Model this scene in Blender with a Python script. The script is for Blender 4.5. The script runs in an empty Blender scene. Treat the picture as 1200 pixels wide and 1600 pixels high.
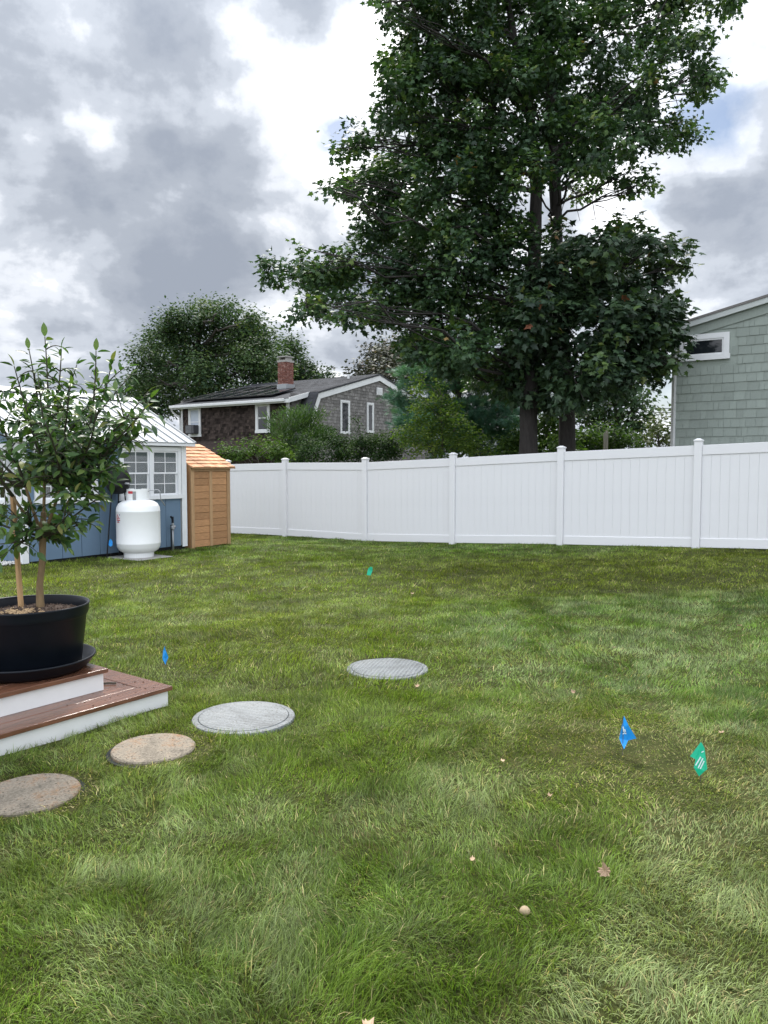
import bpy, math, random
import numpy as np
from mathutils import Vector, Matrix

random.seed(7)
RNG = np.random.default_rng(11)
SC = bpy.context.scene
COL = SC.collection
PI = math.pi

# ------------------------------------------------------------------ camera
CAM_Z = 1.48
F = 1200.0                       # focal length in pixels of a 1200 x 1600 picture
PITCH = math.atan(72 / 1200)
cam_data = bpy.data.cameras.new('camera')
cam = bpy.data.objects.new('camera', cam_data)
COL.objects.link(cam)
cam.location = (0, 0, CAM_Z)
cam.rotation_euler = (PI / 2 - PITCH, 0, 0)
cam_data.sensor_fit = 'VERTICAL'
cam_data.sensor_height = 36
cam_data.lens = 36 * F / 1600
cam_data.clip_end = 3000
cam_data.clip_start = 0.05
SC.camera = cam

# ------------------------------------------------------------------ light
SUN_AZ, SUN_EL = math.radians(-9), math.radians(52)
sun_vec = Vector((math.sin(SUN_AZ) * math.cos(SUN_EL), math.cos(SUN_AZ) * math.cos(SUN_EL), math.sin(SUN_EL)))
sd = bpy.data.lights.new('sun', 'SUN')
sd.energy = 1.5
sd.angle = math.radians(11)
sd.color = (1.0, 0.96, 0.9)
sun = bpy.data.objects.new('sun', sd)
COL.objects.link(sun)
sun.rotation_euler = sun_vec.to_track_quat('Z', 'Y').to_euler()
SC.view_settings.view_transform = 'Standard'
SC.view_settings.look = 'None'
SC.view_settings.gamma = 1.0
SC.view_settings.use_curve_mapping = False
SC.view_settings.exposure = 1.62


def pixdir(px, py):
    u, v = (px - 600) / F, (800 - py) / F
    cp, sp = math.cos(PITCH), math.sin(PITCH)
    return Vector((u, cp + v * sp, -sp + v * cp))


def at(px, py, Y):
    d = pixdir(px, py)
    return Vector((0, 0, CAM_Z)) + d * (Y / d.y)


def onz(px, py, z):
    d = pixdir(px, py)
    return Vector((0, 0, CAM_Z)) + d * ((z - CAM_Z) / d.z)


# world: broken overcast over a Nishita sky
world = bpy.data.worlds.new('World')
SC.world = world
world.use_nodes = True
NT = world.node_tree
NT.nodes.clear()


def wn(kind, **kw):
    n = NT.nodes.new(kind)
    for k, v in kw.items():
        setattr(n, k, v)
    return n


def wl(a, b):
    NT.links.new(a, b)


def wset(sock, v):
    if hasattr(v, 'is_linked') or hasattr(v, 'node'):
        wl(v, sock)
    else:
        sock.default_value = v


def wmath(op, a, b=None, c=None, clamp=False):
    n = wn('ShaderNodeMath', operation=op)
    n.use_clamp = clamp
    for i, v in enumerate((a, b, c)):
        if v is not None:
            wset(n.inputs[i], v)
    return n.outputs[0]


def wvec(op, a, b=None):
    n = wn('ShaderNodeVectorMath', operation=op)
    wset(n.inputs[0], a)
    if b is not None:
        if op == 'SCALE':
            wset(n.inputs['Scale'], b)
        else:
            wset(n.inputs[1], b)
    return n


SKY_STRENGTH = 0.06
tc = wn('ShaderNodeTexCoord')
dvec = wvec('NORMALIZE', tc.outputs['Generated']).outputs['Vector']
warpn = wn('ShaderNodeTexNoise')
warpn.inputs['Scale'].default_value = 5.5
warpn.inputs['Detail'].default_value = 6
warpn.inputs['Roughness'].default_value = 0.55
wl(dvec, warpn.inputs['Vector'])
woff = wvec('SUBTRACT', warpn.outputs['Color'], (0.5, 0.5, 0.5)).outputs['Vector']
woff = wvec('SCALE', woff, 0.17).outputs['Vector']
dwarp = wvec('NORMALIZE', wvec('ADD', dvec, woff).outputs['Vector']).outputs['Vector']
sep = wn('ShaderNodeSeparateXYZ')
wl(dvec, sep.inputs[0])
zc = wmath('ADD', wmath('MAXIMUM', sep.outputs['Z'], 0.0), 0.34)
comb = wn('ShaderNodeCombineXYZ')
wl(wmath('DIVIDE', sep.outputs['X'], zc), comb.inputs['X'])
wl(wmath('DIVIDE', sep.outputs['Y'], zc), comb.inputs['Y'])
comb.inputs['Z'].default_value = 3.7
cl = wn('ShaderNodeTexNoise')
cl.inputs['Scale'].default_value = 3.6
cl.inputs['Detail'].default_value = 10
cl.inputs['Roughness'].default_value = 0.52
cl.inputs['Distortion'].default_value = 0.25
wl(comb.outputs[0], cl.inputs['Vector'])
cl2 = wn('ShaderNodeTexNoise')
cl2.inputs['Scale'].default_value = 9.0
cl2.inputs['Detail'].default_value = 7
cl2.inputs['Roughness'].default_value = 0.6
wl(dvec, cl2.inputs['Vector'])

# banks of cloud: (pixel, angular radius in pixels, thin + / thick -)
BANKS = [(470, 150, 105, .36), (560, 90, 60, .24), (370, 45, 55, .32), (520, 270, 60, .30), (440, 335, 40, .34),
         (280, 335, 34, .28), (132, 152, 34, .32), (40, 260, 40, .14), (60, 440, 60, .10), (250, 480, 40, .03), (1100, 235, 55, .36),
         (1150, 470, 60, .22), (1060, 470, 50, .18), (1160, 250, 40, .20), (985, 310, 50, .28), (940, 210, 60, .2), (300, 545, 110, .07),
         (330, 145, 55, -.26), (40, 150, 90, -.34), (210, 60, 60, -.16), (110, 300, 60, -.12),  (230, 250, 75, -.16), (390, 285, 60, -.26), (470, 10, 60, -.40), (170, 420, 120, -.22), (330, 430, 100, -.20),
         (70, 60, 110, -.12), (480, 300, 30, -.10), (1130, 340, 85, -.36), (1060, 400, 70, -.2), (1175, 80, 70, -.10), (90, 340, 70, -.14), (560, 30, 30, -.12)]
HOLES = [(1108, 182, 34, 1.3), (512, 212, 22, 1.2), (990, 310, 26, .4), (1035, 600, 40, .5), (455, 152, 10, .2)]


def lobe(vec, px, py, r, w):
    d = pixdir(px, py).normalized()
    ang = r / F / math.hypot(1, (px - 600) / F, (py - 728) / F)
    k = 1.0 / (1 - math.cos(ang * 1.25))
    dot = wvec('DOT_PRODUCT', vec, tuple(d)).outputs['Value']
    e = wmath('POWER', math.e, wmath('MULTIPLY', wmath('SUBTRACT', dot, 1.0), k))
    return wmath('MULTIPLY', e, w)


acc = None
for px, py, r, w in BANKS:
    l = lobe(dwarp, px, py, r, w)
    acc = l if acc is None else wmath('ADD', acc, l)
acc = wmath('ADD', acc, wmath('MULTIPLY', wmath('SUBTRACT', cl.outputs['Fac'], 0.5), 1.95))
acc = wmath('ADD', acc, wmath('MULTIPLY', wmath('SUBTRACT', cl2.outputs['Fac'], 0.5), 1.0))
val = wmath('ADD', acc, 0.46)
ramp = wn('ShaderNodeValToRGB')
cr = ramp.color_ramp
cr.interpolation = 'EASE'
cr.elements[0].position = 0.0
cr.elements[0].color = (.100, .112, .134, 1)
cr.elements[1].position = 1.0
cr.elements[1].color = (.62, .62, .62, 1)
for p, c in ((.25, (.124, .136, .157, 1)), (.44, (.168, .181, .203, 1)), (.60, (.235, .246, .266, 1)), (.78, (.36, .366, .38, 1))):
    e = cr.elements.new(p)
    e.color = c
wl(val, ramp.inputs[0])
# an overcast sky is brighter overhead
zen = wmath('ADD', wmath('MULTIPLY', wmath('POWER', wmath('MAXIMUM', sep.outputs['Z'], 0.0), 2.5), 2.4), 1.0)
# clouds away from the sun, mostly unseen, given extra brightness to light the fence
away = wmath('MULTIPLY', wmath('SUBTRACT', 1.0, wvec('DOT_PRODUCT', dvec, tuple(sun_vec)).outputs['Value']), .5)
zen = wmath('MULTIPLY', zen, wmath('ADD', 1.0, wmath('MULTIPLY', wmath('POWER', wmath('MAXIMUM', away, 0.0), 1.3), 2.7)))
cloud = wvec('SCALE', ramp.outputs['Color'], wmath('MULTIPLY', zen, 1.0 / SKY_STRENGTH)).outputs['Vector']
sky = wn('ShaderNodeTexSky', sky_type='NISHITA')
sky.sun_disc = False
sky.sun_elevation = SUN_EL
sky.sun_rotation = SUN_AZ
sky.air_density = 1.0
hole = None
for px, py, r, w in HOLES:
    l = lobe(dwarp, px, py, r, w)
    hole = l if hole is None else wmath('ADD', hole, l)
hole = wmath('MINIMUM', hole, 0.92)
mixs = wn('ShaderNodeMix', data_type='RGBA')
wl(hole, mixs.inputs['Factor'])
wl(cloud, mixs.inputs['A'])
skyb = wvec('SCALE', sky.outputs['Color'], 0.66).outputs['Vector']
wl(skyb, mixs.inputs['B'])
bg = wn('ShaderNodeBackground')
bg.inputs['Strength'].default_value = SKY_STRENGTH
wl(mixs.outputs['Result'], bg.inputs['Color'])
wout = wn('ShaderNodeOutputWorld')
wl(bg.outputs[0], wout.inputs['Surface'])

# ------------------------------------------------------------------ materials


class Mat:
    def __init__(self, name):
        self.m = bpy.data.materials.new(name)
        self.m.use_nodes = True
        self.t = self.m.node_tree
        self.t.nodes.clear()
        self.out = self.n('ShaderNodeOutputMaterial')

    def n(self, kind, **kw):
        n = self.t.nodes.new(kind)
        for k, v in kw.items():
            setattr(n, k, v)
        return n

    def l(self, a, b):
        self.t.links.new(a, b)

    def ramp(self, fac, stops):
        r = self.n('ShaderNodeValToRGB')
        e = r.color_ramp.elements
        e[0].position, e[0].color = stops[0][0], (*stops[0][1], 1)
        e[1].position, e[1].color = stops[-1][0], (*stops[-1][1], 1)
        for p, c in stops[1:-1]:
            x = e.new(p)
            x.color = (*c, 1)
        self.l(fac, r.inputs[0])
        return r.outputs['Color']

    def noise(self, scale, detail=4, rough=.55, stretch=None, obj=True, vec=None):
        tcn = self.n('ShaderNodeTexCoord')
        v = tcn.outputs['Object'] if vec is None else vec
        if stretch:
            mp = self.n('ShaderNodeMapping')
            mp.inputs['Scale'].default_value = stretch
            self.l(v, mp.inputs['Vector'])
            v = mp.outputs[0]
        t = self.n('ShaderNodeTexNoise')
        t.inputs['Scale'].default_value = scale
        t.inputs['Detail'].default_value = detail
        t.inputs['Roughness'].default_value = rough
        self.l(v, t.inputs['Vector'])
        return t.outputs['Fac']

    def mix(self, fac, a, b, mode='MIX'):
        x = self.n('ShaderNodeMix', data_type='RGBA', blend_type=mode)
        for s, v in ((x.inputs['Factor'], fac), (x.inputs['A'], a), (x.inputs['B'], b)):
            if hasattr(v, 'node'):
                self.l(v, s)
            else:
                s.default_value = v if not isinstance(v, tuple) or len(v) == 4 else (*v, 1)
        return x.outputs['Result']


def vary(c, k):
    return tuple(min(1, x * k) for x in c)


def mat(name, base, rough=.7, var=.15, island=0.0, *, scale=6.0, stretch=None, bump=0.0, bscale=None, spec=.4, metal=0.0, per_obj=0.0, dark=None, coat=0.0):
    M = Mat(name)
    f = M.noise(scale, 6, .6, stretch)
    col = M.ramp(f, [(.25, vary(base, 1 - var)), (.5, base), (.78, vary(base, 1 + var))])
    if dark:                                         # stains with a shape of their own
        f2 = M.noise(dark[1], 5, .65, stretch)
        k = M.ramp(f2, [(dark[2], (0, 0, 0)), (dark[2] + .12, (1, 1, 1))])
        col = M.mix(k, col, dark[0])
    if per_obj:
        oi = M.n('ShaderNodeObjectInfo')
        k = M.ramp(oi.outputs['Random'], [(0, (1 - per_obj,) * 3), (1, (1 + per_obj,) * 3)])
        k2 = M.n('ShaderNodeMapRange')
        k2.inputs['To Min'].default_value = 1 - per_obj
        k2.inputs['To Max'].default_value = 1 + per_obj
        M.l(oi.outputs['Random'], k2.inputs['Value'])
        vm = M.n('ShaderNodeVectorMath', operation='SCALE')
        M.l(col, vm.inputs[0])
        M.l(k2.outputs[0], vm.inputs['Scale'])
        col = vm.outputs[0]
    if island:
        gi = M.n('ShaderNodeNewGeometry')
        k3 = M.n('ShaderNodeMapRange')
        k3.inputs['To Min'].default_value = 1 - island
        k3.inputs['To Max'].default_value = 1 + island
        M.l(gi.outputs['Random Per Island'], k3.inputs['Value'])
        vm = M.n('ShaderNodeVectorMath', operation='SCALE')
        M.l(col, vm.inputs[0])
        M.l(k3.outputs[0], vm.inputs['Scale'])
        col = vm.outputs[0]
    b = M.n('ShaderNodeBsdfPrincipled')
    M.l(col, b.inputs['Base Color'])
    b.inputs['Roughness'].default_value = rough
    b.inputs['Specular IOR Level'].default_value = spec
    b.inputs['Metallic'].default_value = metal
    b.inputs['Coat Weight'].default_value = coat
    if bump:
        f3 = M.noise(bscale or scale * 3, 6, .6, stretch)
        bn = M.n('ShaderNodeBump')
        bn.inputs['Strength'].default_value = bump
        bn.inputs['Distance'].default_value = .01
        M.l(f3, bn.inputs['Height'])
        M.l(bn.outputs[0], b.inputs['Normal'])
    M.l(b.outputs[0], M.out.inputs['Surface'])
    return M.m


def leaf_mat(name, stops, rough=.5, trans=.3, spec=.35, obj_random=False):
    M = Mat(name)
    if obj_random:
        fac = M.n('ShaderNodeObjectInfo').outputs['Random']
    else:
        a = M.n('ShaderNodeAttribute', attribute_name='tint')
        fac = a.outputs['Fac']
    col = M.ramp(fac, stops)
    b = M.n('ShaderNodeBsdfPrincipled')
    M.l(col, b.inputs['Base Color'])
    b.inputs['Roughness'].default_value = rough
    b.inputs['Specular IOR Level'].default_value = spec
    tr = M.n('ShaderNodeBsdfTranslucent')
    br = M.n('ShaderNodeMix', data_type='RGBA', blend_type='MULTIPLY')
    br.inputs['Factor'].default_value = 1
    M.l(col, br.inputs['A'])
    br.inputs['B'].default_value = (1.5, 1.7, .7, 1)
    M.l(br.outputs['Result'], tr.inputs['Color'])
    ms = M.n('ShaderNodeMixShader')
    ms.inputs[0].default_value = trans
    M.l(b.outputs[0], ms.inputs[1])
    M.l(tr.outputs[0], ms.inputs[2])
    M.l(ms.outputs[0], M.out.inputs['Surface'])
    return M.m


def glass_mat(name, tint=(.8, .85, .85), refl=.12):
    M = Mat(name)
    t = M.n('ShaderNodeBsdfTransparent')
    t.inputs[0].default_value = (*tint, 1)
    g = M.n('ShaderNodeBsdfGlossy')
    g.inputs['Roughness'].default_value = .03
    fr = M.n('ShaderNodeFresnel')
    fr.inputs['IOR'].default_value = 1.5
    ad = M.n('ShaderNodeMath', operation='ADD')
    ad.inputs[1].default_value = refl
    M.l(fr.outputs[0], ad.inputs[0])
    ms = M.n('ShaderNodeMixShader')
    M.l(ad.outputs[0], ms.inputs[0])
    M.l(t.outputs[0], ms.inputs[1])
    M.l(g.outputs[0], ms.inputs[2])
    M.l(ms.outputs[0], M.out.inputs['Surface'])
    return M.m


MT = {
    'vinyl': mat('white_vinyl', (.725, .725, .735), .42, .02, scale=2.0, spec=.35),
    'white': mat('white_paint', (.72, .73, .74), .5, .05, scale=5.0, bump=.1),
    'white_old': mat('white_trim_weathered', (.62, .63, .63), .6, .08, scale=4.0, bump=.15),
    'blue': mat('blue_siding', (.118, .182, .258), .6, .05, scale=3.0, stretch=(1, 1, .3), bump=.25, bscale=30, per_obj=.05),
    'cedar': mat('cedar_plank', (.42, .225, .105), .7, .30, scale=9.0, stretch=(1.5, 1.0, 9.0), bump=.3, per_obj=.16, dark=((.20, .09, .035), 14, .70)),
    'cedar_trim': mat('cedar_trim', (.40, .25, .13), .7, .2, scale=9.0, stretch=(4, 4, .7), bump=.3, per_obj=.1),
    'cedar_shingle': mat('cedar_shingle', (.56, .29, .15), .75, .24, scale=12.0, stretch=(1, 5, 1), bump=.4, per_obj=.24),
    'metal_roof': mat('grey_white_metal_roof', (.265, .28, .29), .5, .12, scale=2.5, spec=.4, metal=.2),
    'tank': mat('white_tank_enamel', (.78, .79, .79), .32, .03, scale=3.0, spec=.45, dark=((.55, .54, .51), 3.0, .72)),
    'red': mat('red_print', (.5, .04, .05), .5, .1),
    'navy': mat('navy_print', (.05, .06, .2), .5, .1),
    'grey_metal': mat('galvanised_metal', (.32, .33, .34), .45, .15, scale=20, metal=.7),
    'black_plastic': mat('black_plastic', (.005, .007, .011), .36, .25, scale=8, spec=.22),
    'black_enamel': mat('black_enamel', (.008, .008, .009), .55, .1, scale=6, spec=.25),
    'mahogany': mat('oiled_red_decking', (.14, .062, .036), .20, .45, scale=7.0, stretch=(.8, 9, 3), bump=.12, per_obj=.16, spec=.55),
    'riser': mat('white_riser_board', (.68, .68, .67), .55, .05, scale=6, bump=.1, dark=((.36, .33, .27), 9, .70)),
    'stake': mat('pale_pine_stake', (.43, .27, .13), .75, .2, scale=10, stretch=(6, 6, .6)),
    'gravel': mat('white_gravel', (.6, .59, .56), .8, .25, scale=30, per_obj=.2),
    'asphalt_roof': mat('dark_asphalt_shingle', (.045, .047, .052), .9, .35, .35, scale=30, bump=.5, spec=.2),
    'grey_trim': mat('pale_grey_green_trim', (.47, .50, .49), .6, .06, scale=4),
    'roof_edge': mat('brown_grey_roof_edge', (.17, .16, .155), .9, .2, scale=20),
    'grey_shingle': mat('weathered_grey_cedar', (.17, .162, .155), .9, .25, .27, scale=8, bump=.4, spec=.15),
    'brown_shingle': mat('dark_brown_cedar', (.042, .032, .028), .9, .6, .6, scale=4, stretch=(1, 1, 2), bump=.4, spec=.15, dark=((.075, .060, .052), 2.2, .60)),
    'green_shingle': mat('sage_green_shingle', (.262, .300, .270), .75, .08, scale=10, stretch=(5, 5, 1), bump=.35, bscale=25, per_obj=.09),
    'brick': mat('old_red_brick', (.20, .075, .055), .85, .4, scale=12, bump=.4),
    'mortar': mat('lime_mortar', (.42, .39, .36), .9, .15, scale=30),
    'solar': mat('solar_glass', (.012, .014, .02), .12, .2, scale=3, spec=.6),
    'dark_glass': mat('dark_window_glass', (.012, .015, .018), .06, .1, scale=2, spec=.5),
    'glass': glass_mat('window_glass'),
    'interior': mat('pale_interior', (.42, .43, .43), .8, .05),
    'curtain': mat('pale_blind', (.42, .46, .52), .8, .06),
    'ac': mat('dark_ac_casing', (.06, .06, .065), .6, .2),
    'bark': mat('maple_bark', (.034, .030, .028), .95, .5, scale=7, stretch=(3, 3, .6), bump=1.0, bscale=14),
    'bark_grey': mat('grey_bark', (.085, .075, .066), .9, .4, scale=7, stretch=(3, 3, .6), bump=.8, bscale=14),
    'citrus_bark': mat('citrus_bark', (.19, .13, .065), .8, .35, scale=14, stretch=(2, 2, .5), bump=.4),
    'citrus_twig': mat('citrus_twig', (.045, .045, .028), .8, .3, scale=14),
    'soil': mat('bark_mulch', (.05, .030, .020), .95, .6, scale=40, bump=.9),
    'chip': mat('pale_wood_chip', (.36, .25, .14), .85, .3, scale=20, per_obj=.3),
    'flag_blue': mat('blue_flag_film', (.02, .34, .9), .45, .08, scale=10, spec=.4),
    'flag_green': mat('green_flag_film', (.006, .42, .24), .45, .08, scale=10, spec=.4),
    'flag_ink': mat('white_flag_ink', (.62, .75, .78), .6, .05),
    'wire': mat('flag_wire', (.16, .15, .14), .5, .1, metal=.6),
    'dead_leaf': mat('dry_tan_leaf', (.46, .32, .21), .8, .25, scale=40, bump=.2, per_obj=.2),
    'mushroom': mat('tan_mushroom', (.34, .26, .16), .75, .15, scale=40),
    'wood_post': mat('pale_grey_post', (.38, .35, .30), .85, .2, scale=12, stretch=(5, 5, .6)),
    'cable': mat('black_cable', (.02, .02, .022), .6, .1),
    'slab': mat('grey_concrete_slab', (.30, .29, .27), .9, .2, scale=12, bump=.4),
}


def lid_mat(name, base, speck, edge_tint, ribs):
    M = Mat(name)
    f = M.noise(7, 9, .8)
    col = M.ramp(f, [(.34, vary(base, .50)), (.45, vary(base, .9)), (.53, vary(base, 1.15)), (.66, edge_tint)])
    f3 = M.noise(90, 3, .8)
    col = M.mix(1.0, col, M.ramp(f3, [(.36, (.62, .61, .60)), (.56, (1.12, 1.12, 1.12))]), 'MULTIPLY')
    tcn = M.n('ShaderNodeTexCoord')
    hgt_ = M.noise(60, 5, .7)
    if ribs:
        w = M.n('ShaderNodeTexWave')
        w.inputs['Scale'].default_value = 11
        w.inputs['Distortion'].default_value = .4
        M.l(tcn.outputs['Object'], w.inputs['Vector'])
        hgt_ = w.outputs['Fac']
        col = M.mix(1.0, col, M.ramp(hgt_, [(.1, (.80, .80, .81)), (.6, (1, 1, 1))]), 'MULTIPLY')
    # crumbs of earth and grass clippings
    vo = M.n('ShaderNodeTexVoronoi')
    vo.inputs['Scale'].default_value = 34
    vo.inputs['Randomness'].default_value = 1
    M.l(tcn.outputs['Object'], vo.inputs['Vector'])
    spk = M.ramp(vo.outputs['Distance'], [(.12, (1, 1, 1)), (.20, (0, 0, 0))])
    gate = M.ramp(M.noise(8, 6, .75), [(.40, (0, 0, 0)), (.48, (1, 1, 1))])
    col = M.mix(M.mix(1.0, spk, gate, 'MULTIPLY'), col, speck)
    f2 = M.noise(52, 4, .8)
    col = M.mix(M.ramp(f2, [(.60, (0, 0, 0)), (.65, (1, 1, 1))]), col, speck)
    b = M.n('ShaderNodeBsdfPrincipled')
    M.l(col, b.inputs['Base Color'])
    b.inputs['Roughness'].default_value = .55 if ribs else .92
    bn = M.n('ShaderNodeBump')
    bn.inputs['Strength'].default_value = .8
    bn.inputs['Distance'].default_value = .006
    M.l(hgt_, bn.inputs['Height'])
    M.l(bn.outputs[0], b.inputs['Normal'])
    M.l(b.outputs[0], M.out.inputs['Surface'])
    return M.m


MT['lid_grey'] = lid_mat('pale_grey_ribbed_lid', (.155, .170, .175), (.022, .020, .017), (.21, .22, .22), True)
MT['lid_tan'] = lid_mat('tan_concrete_lid', (.215, .182, .138), (.055, .046, .034), (.25, .14, .07), False)

# ------------------------------------------------------------------ mesh helpers


class MB:
    def __init__(self):
        self.v, self.f = [], []

    def add(self, vs, fs):
        o = len(self.v)
        self.v += [tuple(p) for p in vs]
        self.f += [tuple(i + o for i in f) for f in fs]
        return self

    def box(self, lo, hi, sh=0.0):
        """box lo..hi; sh lifts the far-x end (for racked rails)"""
        (x0, y0, z0), (x1, y1, z1) = lo, hi
        vs = [(x0, y0, z0), (x1, y0, z0 + sh), (x1, y1, z0 + sh), (x0, y1, z0), (x0, y0, z1), (x1, y0, z1 + sh), (x1, y1, z1 + sh), (x0, y1, z1)]
        return self.add(vs, [(0, 3, 2, 1), (4, 5, 6, 7), (0, 1, 5, 4), (1, 2, 6, 5), (2, 3, 7, 6), (3, 0, 4, 7)])

    def frustum(self, lo, hi, inset):
        (x0, y0, z0), (x1, y1, z1) = lo, hi
        i = inset
        vs = [(x0, y0, z0), (x1, y0, z0), (x1, y1, z0), (x0, y1, z0), (x0 + i, y0 + i, z1), (x1 - i, y0 + i, z1), (x1 - i, y1 - i, z1), (x0 + i, y1 - i, z1)]
        return self.add(vs, [(0, 3, 2, 1), (4, 5, 6, 7), (0, 1, 5, 4), (1, 2, 6, 5), (2, 3, 7, 6), (3, 0, 4, 7)])

    def tube(self, path, radii, n=8, cap=True):
        path = [Vector(p) for p in path]
        o = len(self.v)
        for i, p in enumerate(path):
            d = (path[min(i + 1, len(path) - 1)] - path[max(i - 1, 0)]).normalized()
            a = Vector((0, 0, 1)) if abs(d.z) < .9 else Vector((1, 0, 0))
            s = d.cross(a).normalized()
            t = s.cross(d).normalized()
            r = radii[i] if hasattr(radii, '__len__') else radii
            for k in range(n):
                w = 2 * PI * k / n
                self.v.append(tuple(p + (s * math.cos(w) + t * math.sin(w)) * r))
        for i in range(len(path) - 1):
            for k in range(n):
                a, b = o + i * n + k, o + i * n + (k + 1) % n
                self.f.append((a, b, b + n, a + n))
        if cap:
            self.f.append(tuple(o + k for k in range(n))[::-1])
            e = o + (len(path) - 1) * n
            self.f.append(tuple(e + k for k in range(n)))
        return self

    def lathe(self, prof, c=(0, 0, 0), n=32, wob=None):
        o = len(self.v)
        for (r, z) in prof:
            for k in range(n):
                w = 2 * PI * k / n
                q = 1 if wob is None else wob(w, z)
                self.v.append((c[0] + r * q * math.cos(w), c[1] + r * q * math.sin(w), c[2] + z))
        for i in range(len(prof) - 1):
            for k in range(n):
                a, b = o + i * n + k, o + i * n + (k + 1) % n
                self.f.append((a, b, b + n, a + n))
        return self

    def prism(self, poly, axis, lo, hi):
        """extrude a 2-D polygon along an axis: axis 0 -> poly is (y,z); 1 -> (x,z); 2 -> (x,y)"""
        n = len(poly)
        vs = []
        for h in (lo, hi):
            for (a, b) in poly:
                vs.append([(h, a, b), (a, h, b), (a, b, h)][axis])
        fs = [tuple(range(n))[::-1], tuple(range(n, 2 * n))]
        fs += [(i, (i + 1) % n, n + (i + 1) % n, n + i) for i in range(n)]
        return self.add(vs, fs)

    def mesh(self, name, m, smooth=False):
        me = bpy.data.meshes.new(name)
        me.from_pydata(self.v, [], self.f)
        if smooth:
            me.polygons.foreach_set('use_smooth', [True] * len(me.polygons))
        me.materials.append(m)
        me.validate()
        me.update()
        return me


def link(name, me, parent=None, loc=(0, 0, 0), rot=(0, 0, 0)):
    o = bpy.data.objects.new(name, me)
    COL.objects.link(o)
    if parent:
        o.parent = parent
    o.location = loc
    o.rotation_euler = rot
    return o


def bevel(o, w=.004, seg=2):
    md = o.modifiers.new('bevel', 'BEVEL')
    md.width = w
    md.segments = seg
    md.limit_method = 'ANGLE'
    return o


def part(name, mb, m, parent=None, smooth=False, loc=(0, 0, 0), rot=(0, 0, 0), bev=0):
    o = link(name, mb.mesh(name, m, smooth), parent, loc, rot)
    if smooth == 'auto':
        pass
    if bev:
        bevel(o, bev)
    return o


def tag(o, label=None, cat=None, group=None, kind=None):
    if label:
        o['label'] = label
    if cat:
        o['category'] = cat
    if group:
        o['group'] = group
    if kind:
        o['kind'] = kind
    return o


def thing(name, label, cat, loc=(0, 0, 0), rz=0.0, group=None):
    o = link(name, None, None, loc, (0, 0, rz))
    return tag(o, label, cat, group)


def lattice(scale, seed):
    r = np.random.default_rng(seed)
    g = r.random((256, 256))

    def f(x, y):
        x, y = np.asarray(x) / scale + 70.3, np.asarray(y) / scale + 40.7
        i, j = np.floor(x).astype(int), np.floor(y).astype(int)
        u, v = x - i, y - j
        u, v = u * u * (3 - 2 * u), v * v * (3 - 2 * v)
        i0, j0, i1, j1 = i % 256, j % 256, (i + 1) % 256, (j + 1) % 256
        return (g[i0, j0] * (1 - u) + g[i1, j0] * u) * (1 - v) + (g[i0, j1] * (1 - u) + g[i1, j1] * u) * v
    return f


def np_mesh(name, verts, faces_flat, sizes, m, attrs=None, smooth=False):
    """verts (N,3); faces_flat loop vertex indices; sizes per-face loop counts"""
    me = bpy.data.meshes.new(name)
    me.vertices.add(len(verts))
    me.vertices.foreach_set('co', np.ascontiguousarray(verts, dtype=np.float32).ravel())
    me.loops.add(len(faces_flat))
    me.loops.foreach_set('vertex_index', np.ascontiguousarray(faces_flat, dtype=np.int32))
    starts = np.concatenate(([0], np.cumsum(sizes)[:-1])).astype(np.int32)
    me.polygons.add(len(sizes))
    me.polygons.foreach_set('loop_start', starts)
    if smooth:
        me.polygons.foreach_set('use_smooth', np.ones(len(sizes), dtype=bool))
    me.materials.append(m)
    for k, (typ, arr) in (attrs or {}).items():
        a = me.attributes.new(k, typ, 'POINT')
        if typ == 'FLOAT':
            a.data.foreach_set('value', np.ascontiguousarray(arr, dtype=np.float32))
        else:
            a.data.foreach_set('color', np.ascontiguousarray(arr, dtype=np.float32).ravel())
    me.update(calc_edges=True)
    return me


def scatter(name, tv, tf, P, D, N, S, m, tint):
    """copies of a small template (tv: local x=across, y=along, z=normal; tf faces) at points P, along D, facing N, sized S"""
    tv = np.asarray(tv, float)
    D = D / np.linalg.norm(D, axis=1, keepdims=True)
    X = np.cross(D, N)
    X /= np.linalg.norm(X, axis=1, keepdims=True) + 1e-9
    Z = np.cross(X, D)
    V = (P[:, None, :] + S[:, None, None] * (tv[None, :, 0:1] * X[:, None] + tv[None, :, 1:2] * D[:, None] + tv[None, :, 2:3] * Z[:, None])).reshape(-1, 3)
    k = len(tv)
    flat = np.concatenate([np.array(f) for f in tf])
    sizes = np.array([len(f) for f in tf])
    n = len(P)
    FF = (flat[None, :] + (np.arange(n) * k)[:, None]).ravel()
    return np_mesh(name, V, FF, np.tile(sizes, n), m, {'tint': ('FLOAT', np.repeat(tint, k))})

# ------------------------------------------------------------------ ground
TH = math.atan2(-.5655, .8247)            # the yard's long axis: local x runs along the fence to the right, local y away
UX, UY = Vector((.8247, -.5655, 0)), Vector((.5655, .8247, 0))
FENCE0 = Vector((5.55, 13.6, 0))


def fence_t(px):
    k = (px - 600) / F
    return (5.55 - 13.6 * k) / (.8247 + .5655 * k)


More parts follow.
